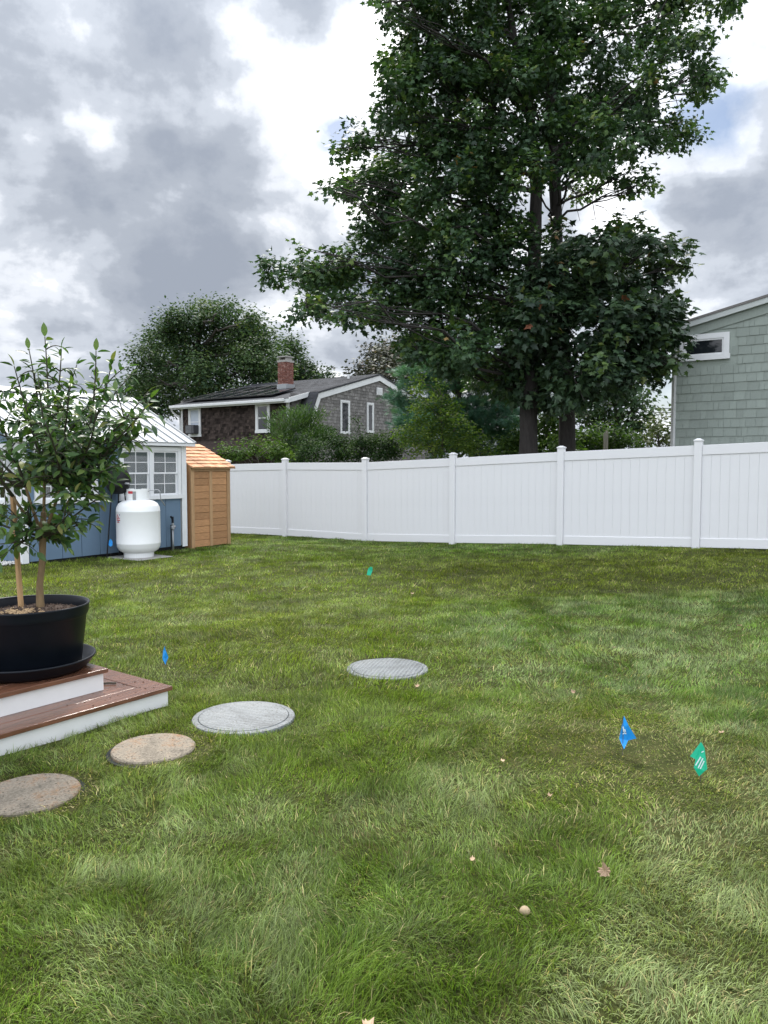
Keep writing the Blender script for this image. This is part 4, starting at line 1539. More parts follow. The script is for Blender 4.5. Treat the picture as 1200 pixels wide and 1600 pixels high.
# chimney of single bricks round a mortar core
CHX, CHY, CHB, CHT = -3.40, 2.55, zs(2.2) - .2, 5.05
cw = .26
core = part('chimney', MB().box((CHX - cw + .02, CHY - cw + .02, CHB), (CHX + cw - .02, CHY + cw - .02, CHT)), MT['mortar'], gh)
bk = MB()
z = CHB
row = 0
rr = random.Random(9)
while z < CHT - .05:
    off = .1 if row % 2 else 0
    for (ax, sgn) in ((0, -1), (0, 1), (1, -1), (1, 1)):
        a = -cw - off
        while a < cw:
            a0, a1 = max(a + .006, -cw), min(a + .2 - .006, cw)
            if a1 - a0 > .03:
                d = cw + rr.uniform(.0, .012)
                if ax == 0:
                    bk.box((CHX + a0, CHY + sgn * d - .02, z + .006), (CHX + a1, CHY + sgn * d + .02, z + .062))
                else:
                    bk.box((CHX + sgn * d - .02, CHY + a0, z + .006), (CHX + sgn * d + .02, CHY + a1, z + .062))
            a += .2
    z += .072
    row += 1
M = Mat('mixed_brick')
f1 = M.noise(9, 2, .5, (1, 1, 2.4))
cc = M.ramp(f1, [(.3, (.105, .038, .030)), (.5, (.19, .070, .050)), (.64, (.27, .14, .11)), (.74, (.42, .36, .32))])
b = M.n('ShaderNodeBsdfPrincipled')
M.l(cc, b.inputs['Base Color'])
b.inputs['Roughness'].default_value = .9
M.l(b.outputs[0], M.out.inputs['Surface'])
tag(part('bricks', bk, M.m, core), kind='stuff')
part('chimney_cap', MB().box((CHX - .30, CHY - .30, CHT), (CHX + .30, CHY + .30, CHT + .10)).box((CHX - .22, CHY - .22, CHT + .10), (CHX - .18, CHY + .22, CHT + .24)).box((CHX + .18, CHY - .22, CHT + .10), (CHX + .22, CHY + .22, CHT + .24)).box((CHX - .28, CHY - .28, CHT + .24), (CHX + .28, CHY + .28, CHT + .30)), MT['slab'], core)
part('flashing', MB().box((CHX - cw - .05, CHY - cw - .05, CHB), (CHX + cw + .05, CHY + cw + .05, zs(CHY) + .22)), MT['grey_metal'], core)
part('roof_vent', MB().tube([(-1.1, 4.6, zs(4.6)), (-1.1, 4.6, zs(4.6) + .22)], .06, 8), MT['white_old'], gh)

# ------------------------------------------------------------------ green shingled house on the right
RH0 = Vector((6.78, 18.0, -.05))
rh = thing('green_house', 'sage green shingled gable house with one narrow white window behind the fence on the right', 'house', RH0, TH)
RE, RSL, RLEN, RDEP = 4.72, .225, 9.0, 9.0


def rtop(x):
    return RE + RSL * (min(x, RLEN - x))


part('front_gable', MB().prism([(0, -.1), (0, RE), (RLEN / 2, rtop(RLEN / 2)), (RLEN, RE), (RLEN, -.1)], 1, .03, .2), MT['green_shingle'], rh)
part('side_wall', MB().box((0, .2005, -.1), (.2, RDEP, RE)), MT['green_shingle'], rh)
part('far_wall', MB().box((RLEN - .2, .2005, -.1), (RLEN, RDEP, RE)), MT['green_shingle'], rh)
ex = .2
vis = []
hid = MB()
r_ = random.Random(21)
W0, W1, V0, V1 = .08, 1.14, 3.93, 4.52     # window opening
zc_ = .0
lib = {}


def shingle_me(w, h, t):
    k = (w, h, t)
    if k not in lib:
        lib[k] = MB().add([(0, .026, 0), (w, .026, 0), (w, .026 - t, 0), (0, .026 - t, 0), (0, .026, h), (w, .026, h), (w, .026 - .003, h), (0, .026 - .003, h)],
                          [(0, 3, 2, 1), (3, 7, 6, 2), (0, 4, 7, 3), (1, 2, 6, 5), (4, 5, 6, 7)]).mesh('shingle', MT['green_shingle'])
    return lib[k]


count = 0
nrow = 0
while zc_ < RE + RSL * RLEN / 2:
    x = .02 - r_.uniform(0, .2)
    while x < RLEN:
        w = r_.choice((.11, .14, .17, .2, .23, .27))
        x0, x1 = max(x, .012), min(x + w, RLEN - .01)
        top = rtop((x0 + x1) / 2) - .04
        h = min(ex + .004, top - zc_)
        cell_w = x1 - x0 - .005
        x += w
        if cell_w < .03 or h < .05:
            continue
        if x1 > W0 - .02 and x0 < W1 + .02 and zc_ + ex > V0 - .01 and zc_ < V1:
            continue
        dz = r_.uniform(-.003, .003)
        t = r_.choice((.016, .018, .020))
        if x0 < 2.5 and 1.7 < zc_ and count < 299:
            link('shingle', shingle_me(round(cell_w, 3), round(h, 2), t), rh, (x0, 0, zc_ + dz))
            count += 1
        else:
            hid.add([(x0, .026, zc_), (x0 + cell_w, .026, zc_), (x0 + cell_w, .026 - t, zc_), (x0, .026 - t, zc_), (x0, .026, zc_ + h), (x0 + cell_w, .026, zc_ + h), (x0 + cell_w, .023, zc_ + h), (x0, .023, zc_ + h)],
                    [(0, 3, 2, 1), (3, 7, 6, 2), (0, 4, 7, 3), (1, 2, 6, 5)])
    zc_ += ex
tag(part('shingles', hid, MT['green_shingle'], rh), kind='stuff')
flat_window(rh, lambda a, z, d: (a, .012 - d, z), W0, W1, V0, V1, .115, None, False, MT['white'])
part('corner_board', MB().box((-.035, -.006, -.1), (.010, .10, RE - .02)), MT['white_old'], rh)
for sgn in (1, -1):
    xs = (-.22, RLEN / 2) if sgn > 0 else (RLEN + .22, RLEN / 2)
    f0 = lambda x, dz: (x, RE + RSL * (x if sgn > 0 else RLEN - x) + dz)
    y0, y1 = -.10, RDEP + .2
    part('roof_slope', MB().prism([f0(xs[0], .03), f0(xs[1], .03), f0(xs[1], .085), f0(xs[0], .085)], 1, y0 - .02, y1), MT['roof_edge'], rh)
    part('rake_board', MB().prism([f0(xs[0], -.09), f0(xs[1], -.09), f0(xs[1], .029), f0(xs[0], .029)], 1, y0, y0 + .03), MT['grey_trim'], rh)
    part('frieze_board', MB().prism([f0(xs[0] + .2 * sgn, -.30), f0(xs[1], -.30), f0(xs[1], -.05), f0(xs[0] + .2 * sgn, -.05)], 1, -.012, .010), MT['green_shingle'], rh)
part('gutter', MB().box((-.34, -.1, RE - .09), (-.222, RDEP, RE + .02)), MT['white_old'], rh, bev=.015)
part('downspout', MB().tube([(-.28, .12, RE - .09), (-.26, .12, RE - .2), (-.085, .12, RE - .38), (-.085, .12, .1)], .035, 8), MT['white_old'], rh)

# ------------------------------------------------------------------ trees


def arr(l):
    return np.array(l, float)


def cloud_points(rng, clumps, density, sub, sig, flat=.8, thin=None):
    """clumps: (centre, (rx, ry, rz)); returns leaf points grouped in sprays, with outward vectors"""
    P, O, C = [], [], []
    for c, r in clumps:
        c, r = arr(c), arr(r)
        n = int(density * (r[0] * r[2]) * (1 if thin is None else np.interp(c[2], *thin)))
        ns = max(3, int(n / sub))
        d = rng.normal(size=(ns, 3))
        d /= np.linalg.norm(d, axis=1, keepdims=True)
        rad = rng.random(ns) ** .42
        sc = c + d * rad[:, None] * r
        idx = rng.integers(0, ns, n)
        off = rng.normal(size=(n, 3)) * sig * arr([1, 1, flat])
        p = sc[idx] + off
        P.append(p)
        o = (p - c) / r
        O.append(o)
        C.append(rng.random(ns)[idx])
    return np.concatenate(P), np.concatenate(O), np.concatenate(C)


def leaf_frames(rng, O, droop, up):
    n = len(O)
    D = O * .8 + rng.normal(size=(n, 3)) * .6
    D[:, 2] = D[:, 2] * .4 - droop
    N = rng.normal(size=(n, 3)) * .5 + O * .7
    N[:, 2] += up
    return D, N


# maple leaf template: five pointed lobes, a little folded along the midrib
def star_leaf(fold, curl):
    pts = [(0, 0), (.36, .04), (.24, .24), (.52, .40), (.23, .52), (0, 1.0), (-.23, .52), (-.52, .40), (-.24, .24), (-.36, .04)]
    v = [(x, y, -fold * abs(x) - curl * (y - .3) ** 2) for x, y in pts]
    return v, [(0, 1, 2, 3, 4, 5), (0, 5, 6, 7, 8, 9)]


MAPLE_T = star_leaf(.30, .18)
QUAD_T = ([(0, 0, 0), (.32, .45, -.06), (0, 1, -.05), (-.32, .45, -.06)], [(0, 1, 2, 3)])
OVAL_T = ([(0, 0, 0), (.26, .25, .06), (.24, .65, .05), (0, 1, -.08), (-.24, .65, .05), (-.26, .25, .06)], [(0, 1, 2, 3), (0, 3, 4, 5)])

MAPLE_M = leaf_mat('maple_leaf', [(0, (.018, .037, .022)), (.3, (.031, .065, .031)), (.62, (.052, .105, .040)), (.85, (.094, .163, .044)), (.97, (.162, .210, .051)), (1, (.236, .105, .051))], rough=.50, trans=.20, spec=.35)
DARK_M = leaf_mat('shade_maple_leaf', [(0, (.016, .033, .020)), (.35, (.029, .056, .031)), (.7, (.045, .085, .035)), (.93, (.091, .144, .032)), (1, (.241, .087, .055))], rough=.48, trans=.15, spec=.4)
OAK_M = leaf_mat('oak_leaf', [(0, (.019, .037, .023)), (.4, (.038, .072, .030)), (.75, (.074, .119, .043)), (1, (.140, .174, .058))], rough=.6, trans=.2, spec=.12)
PLUM_M = leaf_mat('dusky_leaf', [(0, (.022, .020, .017)), (.5, (.036, .038, .026)), (.8, (.054, .066, .034)), (1, (.144, .090, .060))], rough=.6, trans=.15)
PINE_M = leaf_mat('pine_needle', [(0, (.036, .101, .069)), (.5, (.075, .180, .115)), (1, (.164, .304, .180))], rough=.6, trans=.15)
LIME_M = leaf_mat('yellow_green_leaf', [(0, (.028, .058, .015)), (.4, (.061, .111, .023)), (.75, (.112, .174, .035)), (1, (.203, .232, .058))], rough=.65, trans=.3, spec=.15)
HEDGE_M = leaf_mat('hedge_leaf', [(0, (.011, .029, .011)), (.5, (.025, .058, .016)), (.85, (.058, .107, .022)), (1, (.123, .168, .045))], rough=.65, trans=.2, spec=.12)
OLIVE_M = leaf_mat('olive_leaf', [(0, (.026, .040, .012)), (.5, (.055, .078, .022)), (.85, (.095, .115, .036)), (1, (.16, .15, .06))], rough=.6, trans=.25)
MEADOW_M = leaf_mat('feathery_leaf', [(0, (.019, .046, .012)), (.5, (.041, .084, .022)), (1, (.102, .162, .042))], rough=.55, trans=.25)


def clumps_px(lst, Y, jit, rng, ky=1.1, kr=1.0):
    out = []
    for it in lst:
        px, py, r = it[:3]
        dY = it[3] if len(it) > 3 else rng.normal() * jit
        c = at(px, py, Y + dY)
        R_ = r * (Y + dY) / F * kr
        out.append((tuple(c), (R_, R_ * ky, R_ * .92)))
    return out


def grow_limb(rng, a, b, r0, r1, n=8, sag=.0, wig=.06):
    a, b = Vector(a), Vector(b)
    L = (b - a).length
    mid = (a + b) / 2 + Vector((0, 0, sag * L))
    pts = bez(a, mid, b, n)
    for i in range(1, n):
        pts[i] += Vector(rng.normal(size=3)) * wig * L / n
    return pts, [r0 + (r1 - r0) * i / n for i in range(n + 1)]


def leaf_single(m):
    """the same leaf material, its tint drawn per object"""
    k = m.name + '_single'
    if k not in bpy.data.materials:
        c_ = m.copy()
        c_.name = k
        nt = c_.node_tree
        at_ = [n for n in nt.nodes if n.type == 'ATTRIBUTE'][0]
        oi = nt.nodes.new('ShaderNodeObjectInfo')
        for l_ in list(at_.outputs['Fac'].links):
            nt.links.new(oi.outputs['Random'], l_.to_socket)
    return bpy.data.materials[k]


def make_tree(name, label, cat, base, trunk_path, trunk_r, clumps, mat_leaf, mat_bark, tpl, density, sub, sig, size, droop=.35, up=.7, tint_shift=0.0, group=None, limbs=True, limb_r=.06, seed=1, min_limb_z=None, twigs=True, flat=.8, single=0, thin=None, into=None):
    rng = np.random.default_rng(seed)
    t = into or thing(name, label, cat, base, 0, group)
    B = Vector(base)
    if trunk_path:
        pth = [Vector(p) - B for p in trunk_path]
        # smooth the trunk and give it slow swellings
        dense, rad = [], []
        for i in range(len(pth) - 1):
            for k in range(5):
                dense.append(pth[i].lerp(pth[i + 1], k / 5))
                rad.append((trunk_r[i] + (trunk_r[i + 1] - trunk_r[i]) * k / 5) * (1 + .03 * rng.normal()))
        dense.append(pth[-1])
        rad.append(trunk_r[-1])
        if into is None:
            part('trunk', MB().tube(dense, rad, 14), mat_bark, t, smooth=True)
    if limbs:
        zmin = min_limb_z if min_limb_z is not None else dense[len(dense) // 4].z
        for c, r in clumps:
            c = Vector(c) - B
            cand = [i for i, p in enumerate(dense) if p.z <= c.z - .15 * (c - p).length and p.z >= zmin]
            if cand:
                i = min(cand, key=lambda k: (dense[k] - c).length + abs(dense[k].z - (c.z - .8)) * .5)
            else:
                i = min(range(len(dense)), key=lambda k: (dense[k] - c).length if dense[k].z >= zmin else 1e9)
            pts, rr_ = grow_limb(rng, dense[i], c, min(limb_r, rad[i] * .7), .010, 8, .10, .22)
            mb = MB().tube(pts, rr_, 6)
            if twigs:
                for k in range(7):
                    s = pts[rng.integers(3, 9)]
                    d = rng.normal(size=3)
                    d /= np.linalg.norm(d)
                    e_ = c + Vector(d * arr(r) * .95)
                    p2, r2 = grow_limb(rng, s, e_, .016, .004, 4, .03)
                    mb.tube(p2, r2, 4, cap=False)
            part('limb', mb, mat_bark, t, smooth=True)
    cl_ = [(Vector(c) - B, r) for c, r in clumps]
    P, O, C = cloud_points(rng, cl_, density, sub, sig, flat, thin)
    D, N = leaf_frames(rng, O, droop, up)
    S = size * rng.uniform(.65, 1.2, len(P))
    tint = np.clip(.62 * C + .38 * rng.random(len(P)) + tint_shift, 0, 1)
    if single:                                  # the leaves that show largest are objects of their own
        W = P + np.array(base)
        sc_ = S / W[:, 1] - .0035 * (O[:, 1] > -.5)
        best = np.argsort(-sc_)[:single]
        Dn = D / np.linalg.norm(D, axis=1, keepdims=True)
        lm = [MB().add(*star_leaf(a_, b_)).mesh('leaf', leaf_single(mat_leaf)) for a_, b_ in ((.3, .18), (.5, .3), (.15, .1))]
        for i in best:
            d = Vector(Dn[i])
            X = d.cross(Vector(N[i])).normalized()
            mx = Matrix((X, d, X.cross(d))).transposed().to_4x4()
            lf = link('leaf', lm[int(i) % 3], t, P[i], mx.to_euler())
            lf.scale = (S[i],) * 3
        keep = np.ones(len(P), bool)
        keep[best] = False
        P, D, N, S, tint = P[keep], D[keep], N[keep], S[keep], tint[keep]
    tag(link('crown', scatter('crown', tpl[0], tpl[1], P, D, N, S, mat_leaf, tint), t), kind='stuff')
    return t


rng0 = np.random.default_rng(3)
YM = 18.4
LEFT = [(612, 20, 16), (598, 4, 10), (612, 95, 14), (590, 175, 12), (528, 232, 14), (515, 290, 10), (520, 300, 12), (640, 10, 42), (700, -30, 75), (620, -60, 60), (790, -40, 75), (640, 80, 50), (710, 70, 75), (640, 120, 40), (625, 160, 40), (690, 150, 70), (770, 150, 70), (562, 225, 28), (630, 235, 60), (710, 235, 75), (790, 240, 65),
        (552, 290, 28), (600, 310, 58), (680, 310, 70), (760, 320, 65), (582, 362, 30), (640, 380, 62), (720, 390, 70), (790, 400, 50), (432, 427, 24), (476, 418, 36), (540, 418, 44), (500, 445, 40), (610, 440, 60), (690, 460, 65),
        (770, 470, 65), (478, 480, 22), (500, 490, 16), (540, 475, 30), (570, 495, 24), (605, 490, 34), (650, 525, 42), (650, 545, 20), (720, 540, 52), (790, 555, 52), (700, 575, 26), (760, 590, 30), (800, 600, 30)]
RIGHT = [(832, 205, 36, -1.6), (858, 110, 40, -1.5), (850, 20, 46, -1.5), (866, 170, 30, -1.7), (800, 130, 36, -1.5), (860, -60, 80), (960, -50, 75), (1050, -50, 62), (1120, -10, 30), (1150, 0, 16), (790, 50, 66), (870, 70, 60), (950, 55, 55), (1030, 45, 50), (1085, 75, 32), (860, 155, 55), (930, 150, 60), (1005, 140, 50), (1080, 145, 28), (1105, 115, 24),
         (865, 228, 48), (940, 222, 55), (1000, 215, 40), (1055, 200, 32), (1085, 213, 12), (835, 275, 28), (985, 275, 24), (935, 268, 30), (1010, 290, 12), (905, 300, 14), (880, 255, 30)]
LOW = [(838, 430, 36, -.6), (868, 425, 34, -.8), (846, 480, 36, -.9), (818, 520, 36, -.6), (880, 385, 36), (940, 385, 46), (985, 378, 34), (1040, 395, 26), (1068, 415, 14), (1020, 385, 22), (880, 450, 62), (960, 445, 62), (1022, 470, 40), (1050, 470, 22), (850, 515, 62), (930, 520, 72), (1000, 520, 56), (1045, 500, 24), (842, 580, 46), (910, 588, 54), (980, 580, 52), (1028, 558, 32),
       (875, 625, 26), (800, 600, 30), (1040, 530, 24), (1056, 560, 10)]
tl = [at(826, 725, YM - .2), at(826, 640, YM - .2), at(830, 540, YM - .15), at(834, 420, YM), at(838, 300, YM), at(828, 180, YM + .1), at(800, 40, YM + .2), at(770, -120, YM + .2)]
bl = Vector((tl[0].x, tl[0].y, gz(tl[0].x, tl[0].y)))
tl[0] = bl + Vector((0, 0, -.05))
make_tree('maple_tree', 'tall maple with the thicker left trunk behind the fence, its long low branch reaching left', 'tree', bl, tl, [.26, .205, .19, .165, .14, .11, .07, .03],
          clumps_px(LEFT, YM, 1.15, rng0, 1.35), MAPLE_M, MT['bark'], MAPLE_T, 2350, 46, .14, .132, single=300, thin=([4.5, 8.5], [1.0, .85]), group='maple trees behind the fence', limb_r=.042, seed=4, min_limb_z=3.0)
tr_ = [at(888, 715, YM + .5), at(886, 640, YM + .5), at(880, 540, YM + .5), at(871, 420, YM + .5), at(868, 300, YM + .5), at(861, 180, YM + .5), at(856, 40, YM + .5), at(850, -140, YM + .5)]
br_ = Vector((tr_[0].x, tr_[0].y, gz(tr_[0].x, tr_[0].y)))
tr_[0] = br_ + Vector((0, 0, -.05))
right_maple = make_tree('maple_tree', 'tall maple with the right trunk behind the fence, open on top and thick below', 'tree', br_, tr_, [.23, .185, .165, .15, .14, .12, .09, .03],
          clumps_px(RIGHT, YM + .5, 1.1, rng0, 1.35), MAPLE_M, MT['bark'], MAPLE_T, 2350, 46, .14, .128, single=120, thin=([7.0, 9.5], [1.0, .88]), group='maple trees behind the fence', limb_r=.034, seed=5, min_limb_z=4.2)
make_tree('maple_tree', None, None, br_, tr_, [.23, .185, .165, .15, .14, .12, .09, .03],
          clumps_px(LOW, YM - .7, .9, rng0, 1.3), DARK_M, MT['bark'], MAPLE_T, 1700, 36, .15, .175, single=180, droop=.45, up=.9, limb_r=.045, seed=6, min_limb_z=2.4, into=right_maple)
# bare hanging twigs in the gap of the right maple
dt = MB()
for pp_ in (((915, 255), (905, 285), (900, 320), (906, 345)), ((935, 285), (925, 310), (930, 340), (934, 352)), ((900, 280), (885, 300), (878, 330)), ((930, 320), (945, 325), (955, 340)), ((895, 300), (880, 320), (875, 345)), ((930, 300), (942, 296), (948, 310))):
    pts = [at(x, y, YM + .3) - br_ for x, y in pp_]
    dt.tube(pts, [.012 - .007 * i / (len(pts) - 1) for i in range(len(pts))], 4)
part('dead_twig', dt, MT['bark_grey'], right_maple)


def simple_tree(name, label, px, Y, lst, leaf, tpl, density, sub, sig, size, trunk_r=.25, jit=1.5, seed=1, group=None, cat='tree', bark=None, droop=.3, up=.8, limb_r=.07, twigs=True, shift=0.0, top=None, limbs=True, ky=1.25, flat=.8):
    rng = np.random.default_rng(seed + 100)
    b_ = at(px, 728, Y)
    b_.z = gz(b_.x, b_.y)
    cl_ = clumps_px(lst, Y, jit, rng, ky)
    zt = max(c[2] for c, r in cl_) if top is None else top
    pts = [b_ + Vector((0, 0, -.05))] + [b_ + Vector((rng.normal() * .02 * zt, rng.normal() * .02 * zt, zt * k / 5)) for k in (1, 2, 3, 4, 4.7)]
    rr_ = [trunk_r * (1 - .17 * k) for k in range(6)]
    return make_tree(name, label, cat, b_, pts, rr_, cl_, leaf, bark or MT['bark_grey'], tpl, density, sub, sig, size, droop, up, shift, group, limbs, limb_r, seed, None, twigs, flat)


# the broad tree behind the grey house, and the smaller crown at its right
OAK = [(330, 497, 32), (290, 505, 28), (370, 505, 30), (265, 515, 24), (405, 522, 28), (250, 545, 28), (300, 545, 40), (355, 545, 42), (405, 555, 36), (228, 560, 24), (260, 585, 36), (320, 590, 44), (385, 590, 38), (225, 600, 26), (245, 630, 34), (300, 630, 40), (215, 590, 14), (312, 478, 10), (352, 476, 10),
       (265, 498, 12), (393, 497, 14), (420, 540, 16), (430, 575, 26), (205, 615, 22), (240, 520, 10), (250, 508, 8)]
simple_tree('oak_tree', 'broad rounded dark green tree rising behind the grey house on the left', 310, 47, OAK, OAK_M, QUAD_T, 1500, 95, .34, .20, .45, 2.2, 11, limb_r=.14)
simple_tree('oak_tree', 'smaller tree crown just behind the brick chimney', 462, 52, [(452, 545, 18), (445, 565, 22), (470, 570, 22), (460, 590, 26), (492, 588, 18), (510, 595, 12), (425, 600, 22), (480, 600, 20), (455, 532, 8)], OAK_M, QUAD_T, 1500, 95, .34, .20, .3, 1.4, 12, limb_r=.1)
simple_tree('dusky_tree', 'dark purplish green tree behind the right end of the grey house roof', 600, 50, [(592, 552, 24), (570, 575, 22), (615, 548, 26), (605, 585, 30), (640, 570, 36), (575, 595, 20), (640, 540, 20), (557, 580, 10)], PLUM_M, QUAD_T, 800, 55, .4, .25, .3, 1.4, 13)

# white pine: sprays of needles
NEED = ([], [])
for k in range(9):
    w = k * 2.4
    sx, sz = math.cos(w) * (.25 + .3 * (k % 3) / 2), math.sin(w) * (.25 + .3 * (k % 3) / 2)
    o = len(NEED[0])
    NEED[0].extend([(0, 0, 0), (sx * .6 + .05, .55, sz * .6 + .03), (sx, 1, sz)])
    NEED[1].append((o, o + 1, o + 2))
PINE = [(690, 562, 34), (660, 560, 18), (640, 590, 18), (680, 600, 34), (730, 590, 40), (770, 600, 44), (640, 640, 24), (700, 640, 44), (750, 640, 44), (795, 650, 36), (630, 620, 12), (700, 680, 44), (760, 685, 42), (800, 690, 26), (740, 560, 30), (645, 670, 26), (630, 655, 12), (690, 540, 16)]
simple_tree('pine_tree', 'soft blue green pine between the grey house and the left maple trunk', 720, 24.5, PINE, PINE_M, NEED, 2000, 60, .17, .22, .2, .8, 14, droop=-.05, up=.3, limb_r=.05, flat=.35)
# shrubs and small trees over the fence
LIME = [(653, 592, 9), (651, 615, 13), (655, 645, 22), (686, 608, 13), (690, 630, 18), (695, 655, 24), (702, 632, 7), (650, 685, 32), (690, 690, 38), (728, 690, 28), (748, 700, 18), (632, 680, 18), (722, 660, 14), (712, 645, 8), (765, 705, 10)]
simple_tree('tall_shrub', 'spired yellow green shrub above the fence in front of the pine', 690, 21.5, LIME, LIME_M, OVAL_T, 3600, 22, .10, .08, .06, .45, 15, cat='shrub', limb_r=.02, droop=.0, up=.6, twigs=False)
simple_tree('feathery_shrub', 'upright feathery green shrub in front of the house window', 455, 26, [(444, 680, 24), (464, 665, 26), (489, 670, 24), (454, 655, 14), (476, 648, 12), (429, 665, 12), (494, 655, 10), (509, 685, 20), (469, 695, 32), (439, 650, 7), (451, 645, 7), (422, 655, 6), (504, 648, 6)], MEADOW_M, ([(0, 0, 0), (.09, .5, 0), (0, 1, 0), (-.09, .5, 0)], [(0, 1, 2, 3)]), 3200, 16, .11, .17, .05, .4, 16, cat='shrub', limb_r=.015, droop=-.9, up=.1, twigs=False)
simple_tree('leafy_shrub', 'low light green leafy bush over the fence by the cedar shed', 405, 21.5, [(375, 705, 16), (400, 700, 18), (425, 705, 16), (395, 692, 10), (425, 690, 12), (445, 712, 18), (360, 712, 14), (352, 700, 8)], LIME_M, OVAL_T, 3600, 22, .11, .09, .04, .4, 17, cat='shrub', limb_r=.015, shift=-.12, twigs=False)
HED = [((480, 700, 20), (470, 712, 20), (497, 708, 20), (485, 690, 10), (476, 680, 6)), ((525, 700, 22), (515, 690, 16), (540, 705, 22), (530, 685, 12)), ((565, 698, 22), (557, 670, 6), (556, 655, 5), (575, 690, 18), (560, 705, 22)), ((605, 696, 24), (590, 690, 18), (620, 690, 20), (600, 710, 24))]
HL_ = ['first hedge bush right of the feathery shrub, with pale flower heads', 'dark round hedge bush under the left end of the grey gable', 'hedge bush with a tall yellow green shoot under the gable windows', 'dark hedge bush just left of the spired yellow shrub']
for k, lst in enumerate(HED):
    simple_tree('hedge_bush', HL_[k], lst[0][0], 24 + .3 * k, list(lst), HEDGE_M, OVAL_T, 5200, 30, .10, .072, .04, .4, 30 + k, group='hedge bushes along the far side of the fence', cat='bush', limb_r=.015, twigs=False)
simple_tree('green_bush', 'yellow green bush filling the gap between the two maple trunks', 855, 22.5, [(850, 650, 22), (865, 670, 26), (840, 690, 26), (875, 695, 26), (805, 692, 22), (790, 700, 16), (862, 640, 10), (850, 625, 10), (835, 665, 14)], LIME_M, OVAL_T, 3000, 22, .13, .13, .05, .5, 18, cat='bush', shift=-.18, limb_r=.02, twigs=False)
simple_tree('green_bush', 'mid green bush right of the maple trunks behind the thin post', 930, 23, [(915, 682, 20), (940, 680, 20), (965, 685, 18), (925, 697, 22), (955, 700, 22), (990, 692, 18), (900, 690, 14)], LIME_M, OVAL_T, 3000, 22, .13, .12, .05, .5, 19, cat='bush', shift=-.3, limb_r=.02, twigs=False)
simple_tree('far_tree', 'dark grey green tree far behind the right maple trunk', 965, 38, [(960, 620, 36), (1000, 600, 26), (930, 640, 34), (985, 645, 36), (910, 620, 24), (1005, 630, 18), (1015, 650, 8), (945, 670, 34), (1000, 670, 20), (905, 660, 24), (890, 640, 18), (960, 590, 22)], OAK_M, QUAD_T, 480, 24, .30, .26, .25, 1.2, 20, shift=-.12)
simple_tree('far_tree', 'thin olive tree against the sky beside the green house', 1028, 30, [(1030, 668, 16), (1040, 650, 10), (1010, 682, 18), (1035, 690, 20), (1045, 675, 14), (1040, 640, 5), (1005, 695, 16), (1055, 690, 14), (1060, 670, 12)], OLIVE_M, OVAL_T, 900, 14, .18, .16, .1, .6, 22, twigs=False, limb_r=.03)

pt = at(948, 700, 22.0)
pz = gz(pt.x, pt.y)
wp = part('thin_post', MB().box((-.03, -.03, -.1), (.03, .03, at(948, 673, 22.0).z - pz)).box((-.09, -.03, -.1), (-.035, .03, at(948, 677, 22.0).z - pz)), MT['wood_post'], None, loc=(pt.x, pt.y, pz), bev=.004)
tag(wp, 'thin pale post standing behind the fence right of the maple trunks', 'post')
for k, y in enumerate((628, 634.5)):
    a, b2 = at(820, y + 4, 60), at(1300, y + 6, 56)
    m_ = (a + b2) / 2 + Vector((0, 0, -.5))
    w = part('power_line', MB().tube(bez(a, m_, b2, 14), .028, 5), MT['cable'], None)
    tag(w, ('upper' if k == 0 else 'lower') + ' thin dark overhead wire crossing the sky left of the green house', 'wire', 'overhead wires')

# ------------------------------------------------------------------ lawn of single blades
GM = Mat('grass_blade')
ga = GM.n('ShaderNodeAttribute', attribute_name='col')
gb_ = GM.n('ShaderNodeBsdfPrincipled')
GM.l(ga.outputs['Color'], gb_.inputs['Base Color'])
gb_.inputs['Roughness'].default_value = .5
gb_.inputs['Specular IOR Level'].default_value = .16
gt = GM.n('ShaderNodeBsdfTranslucent')
gmx = GM.n('ShaderNodeMix', data_type='RGBA', blend_type='MULTIPLY')
gmx.inputs['Factor'].default_value = 1
GM.l(ga.outputs['Color'], gmx.inputs['A'])
gmx.inputs['B'].default_value = (1.3, 1.4, .7, 1)
GM.l(gmx.outputs['Result'], gt.inputs['Color'])
gs = GM.n('ShaderNodeMixShader')
gs.inputs[0].default_value = .3
GM.l(gb_.outputs[0], gs.inputs[1])
GM.l(gt.outputs[0], gs.inputs[2])
GM.l(gs.outputs[0], GM.out.inputs['Surface'])

dirn1, dirn2, hgt = lattice(.55, 41), lattice(.20, 42), lattice(.35, 43)
pF = lattice(.24, 77)
tuft, tuft2 = lattice(.07, 44), lattice(.13, 45)


def allowed(x, y):
    ok = np.ones(len(x), bool)
    for lx, ly, r in LIDS:
        ok &= (x - lx) ** 2 + (y - ly) ** 2 > (r - .016 + .034 * tuft(x, y)) ** 2
    # deck
    rx, ry = (x - D0.x) * dx.x + (y - D0.y) * dx.y, (x - D0.x) * dy.x + (y - D0.y) * dy.y
    ok &= ~((rx < .02) & (ry > -.02))
    # sheds
    for S0, yy0, yy1 in ((SH0, -SL, 0), (CS0, 0, CW)):
        lx, ly = (x - S0.x) * UX.x + (y - S0.y) * UX.y, (x - S0.x) * UY.x + (y - S0.y) * UY.y
        ok &= ~((lx < .01) & (ly > yy0 - .02) & (ly < yy1 + .03))
        if S0 is SH0:
            ok &= ~((lx < .05) & (lx > -1.4) & (ly > -SL - .42) & (ly <= -SL))
    lx, ly = (x - TK.x) * UX.x + (y - TK.y) * UX.y, (x - TK.x) * UY.x + (y - TK.y) * UY.y
    ok &= ~((np.abs(lx - .06) < .56) & (np.abs(ly) < .42))
    # beyond the fence
    fy = (x - FENCE0.x) * UY.x + (y - FENCE0.y) * UY.y
    ok &= fy < .35
    return ok


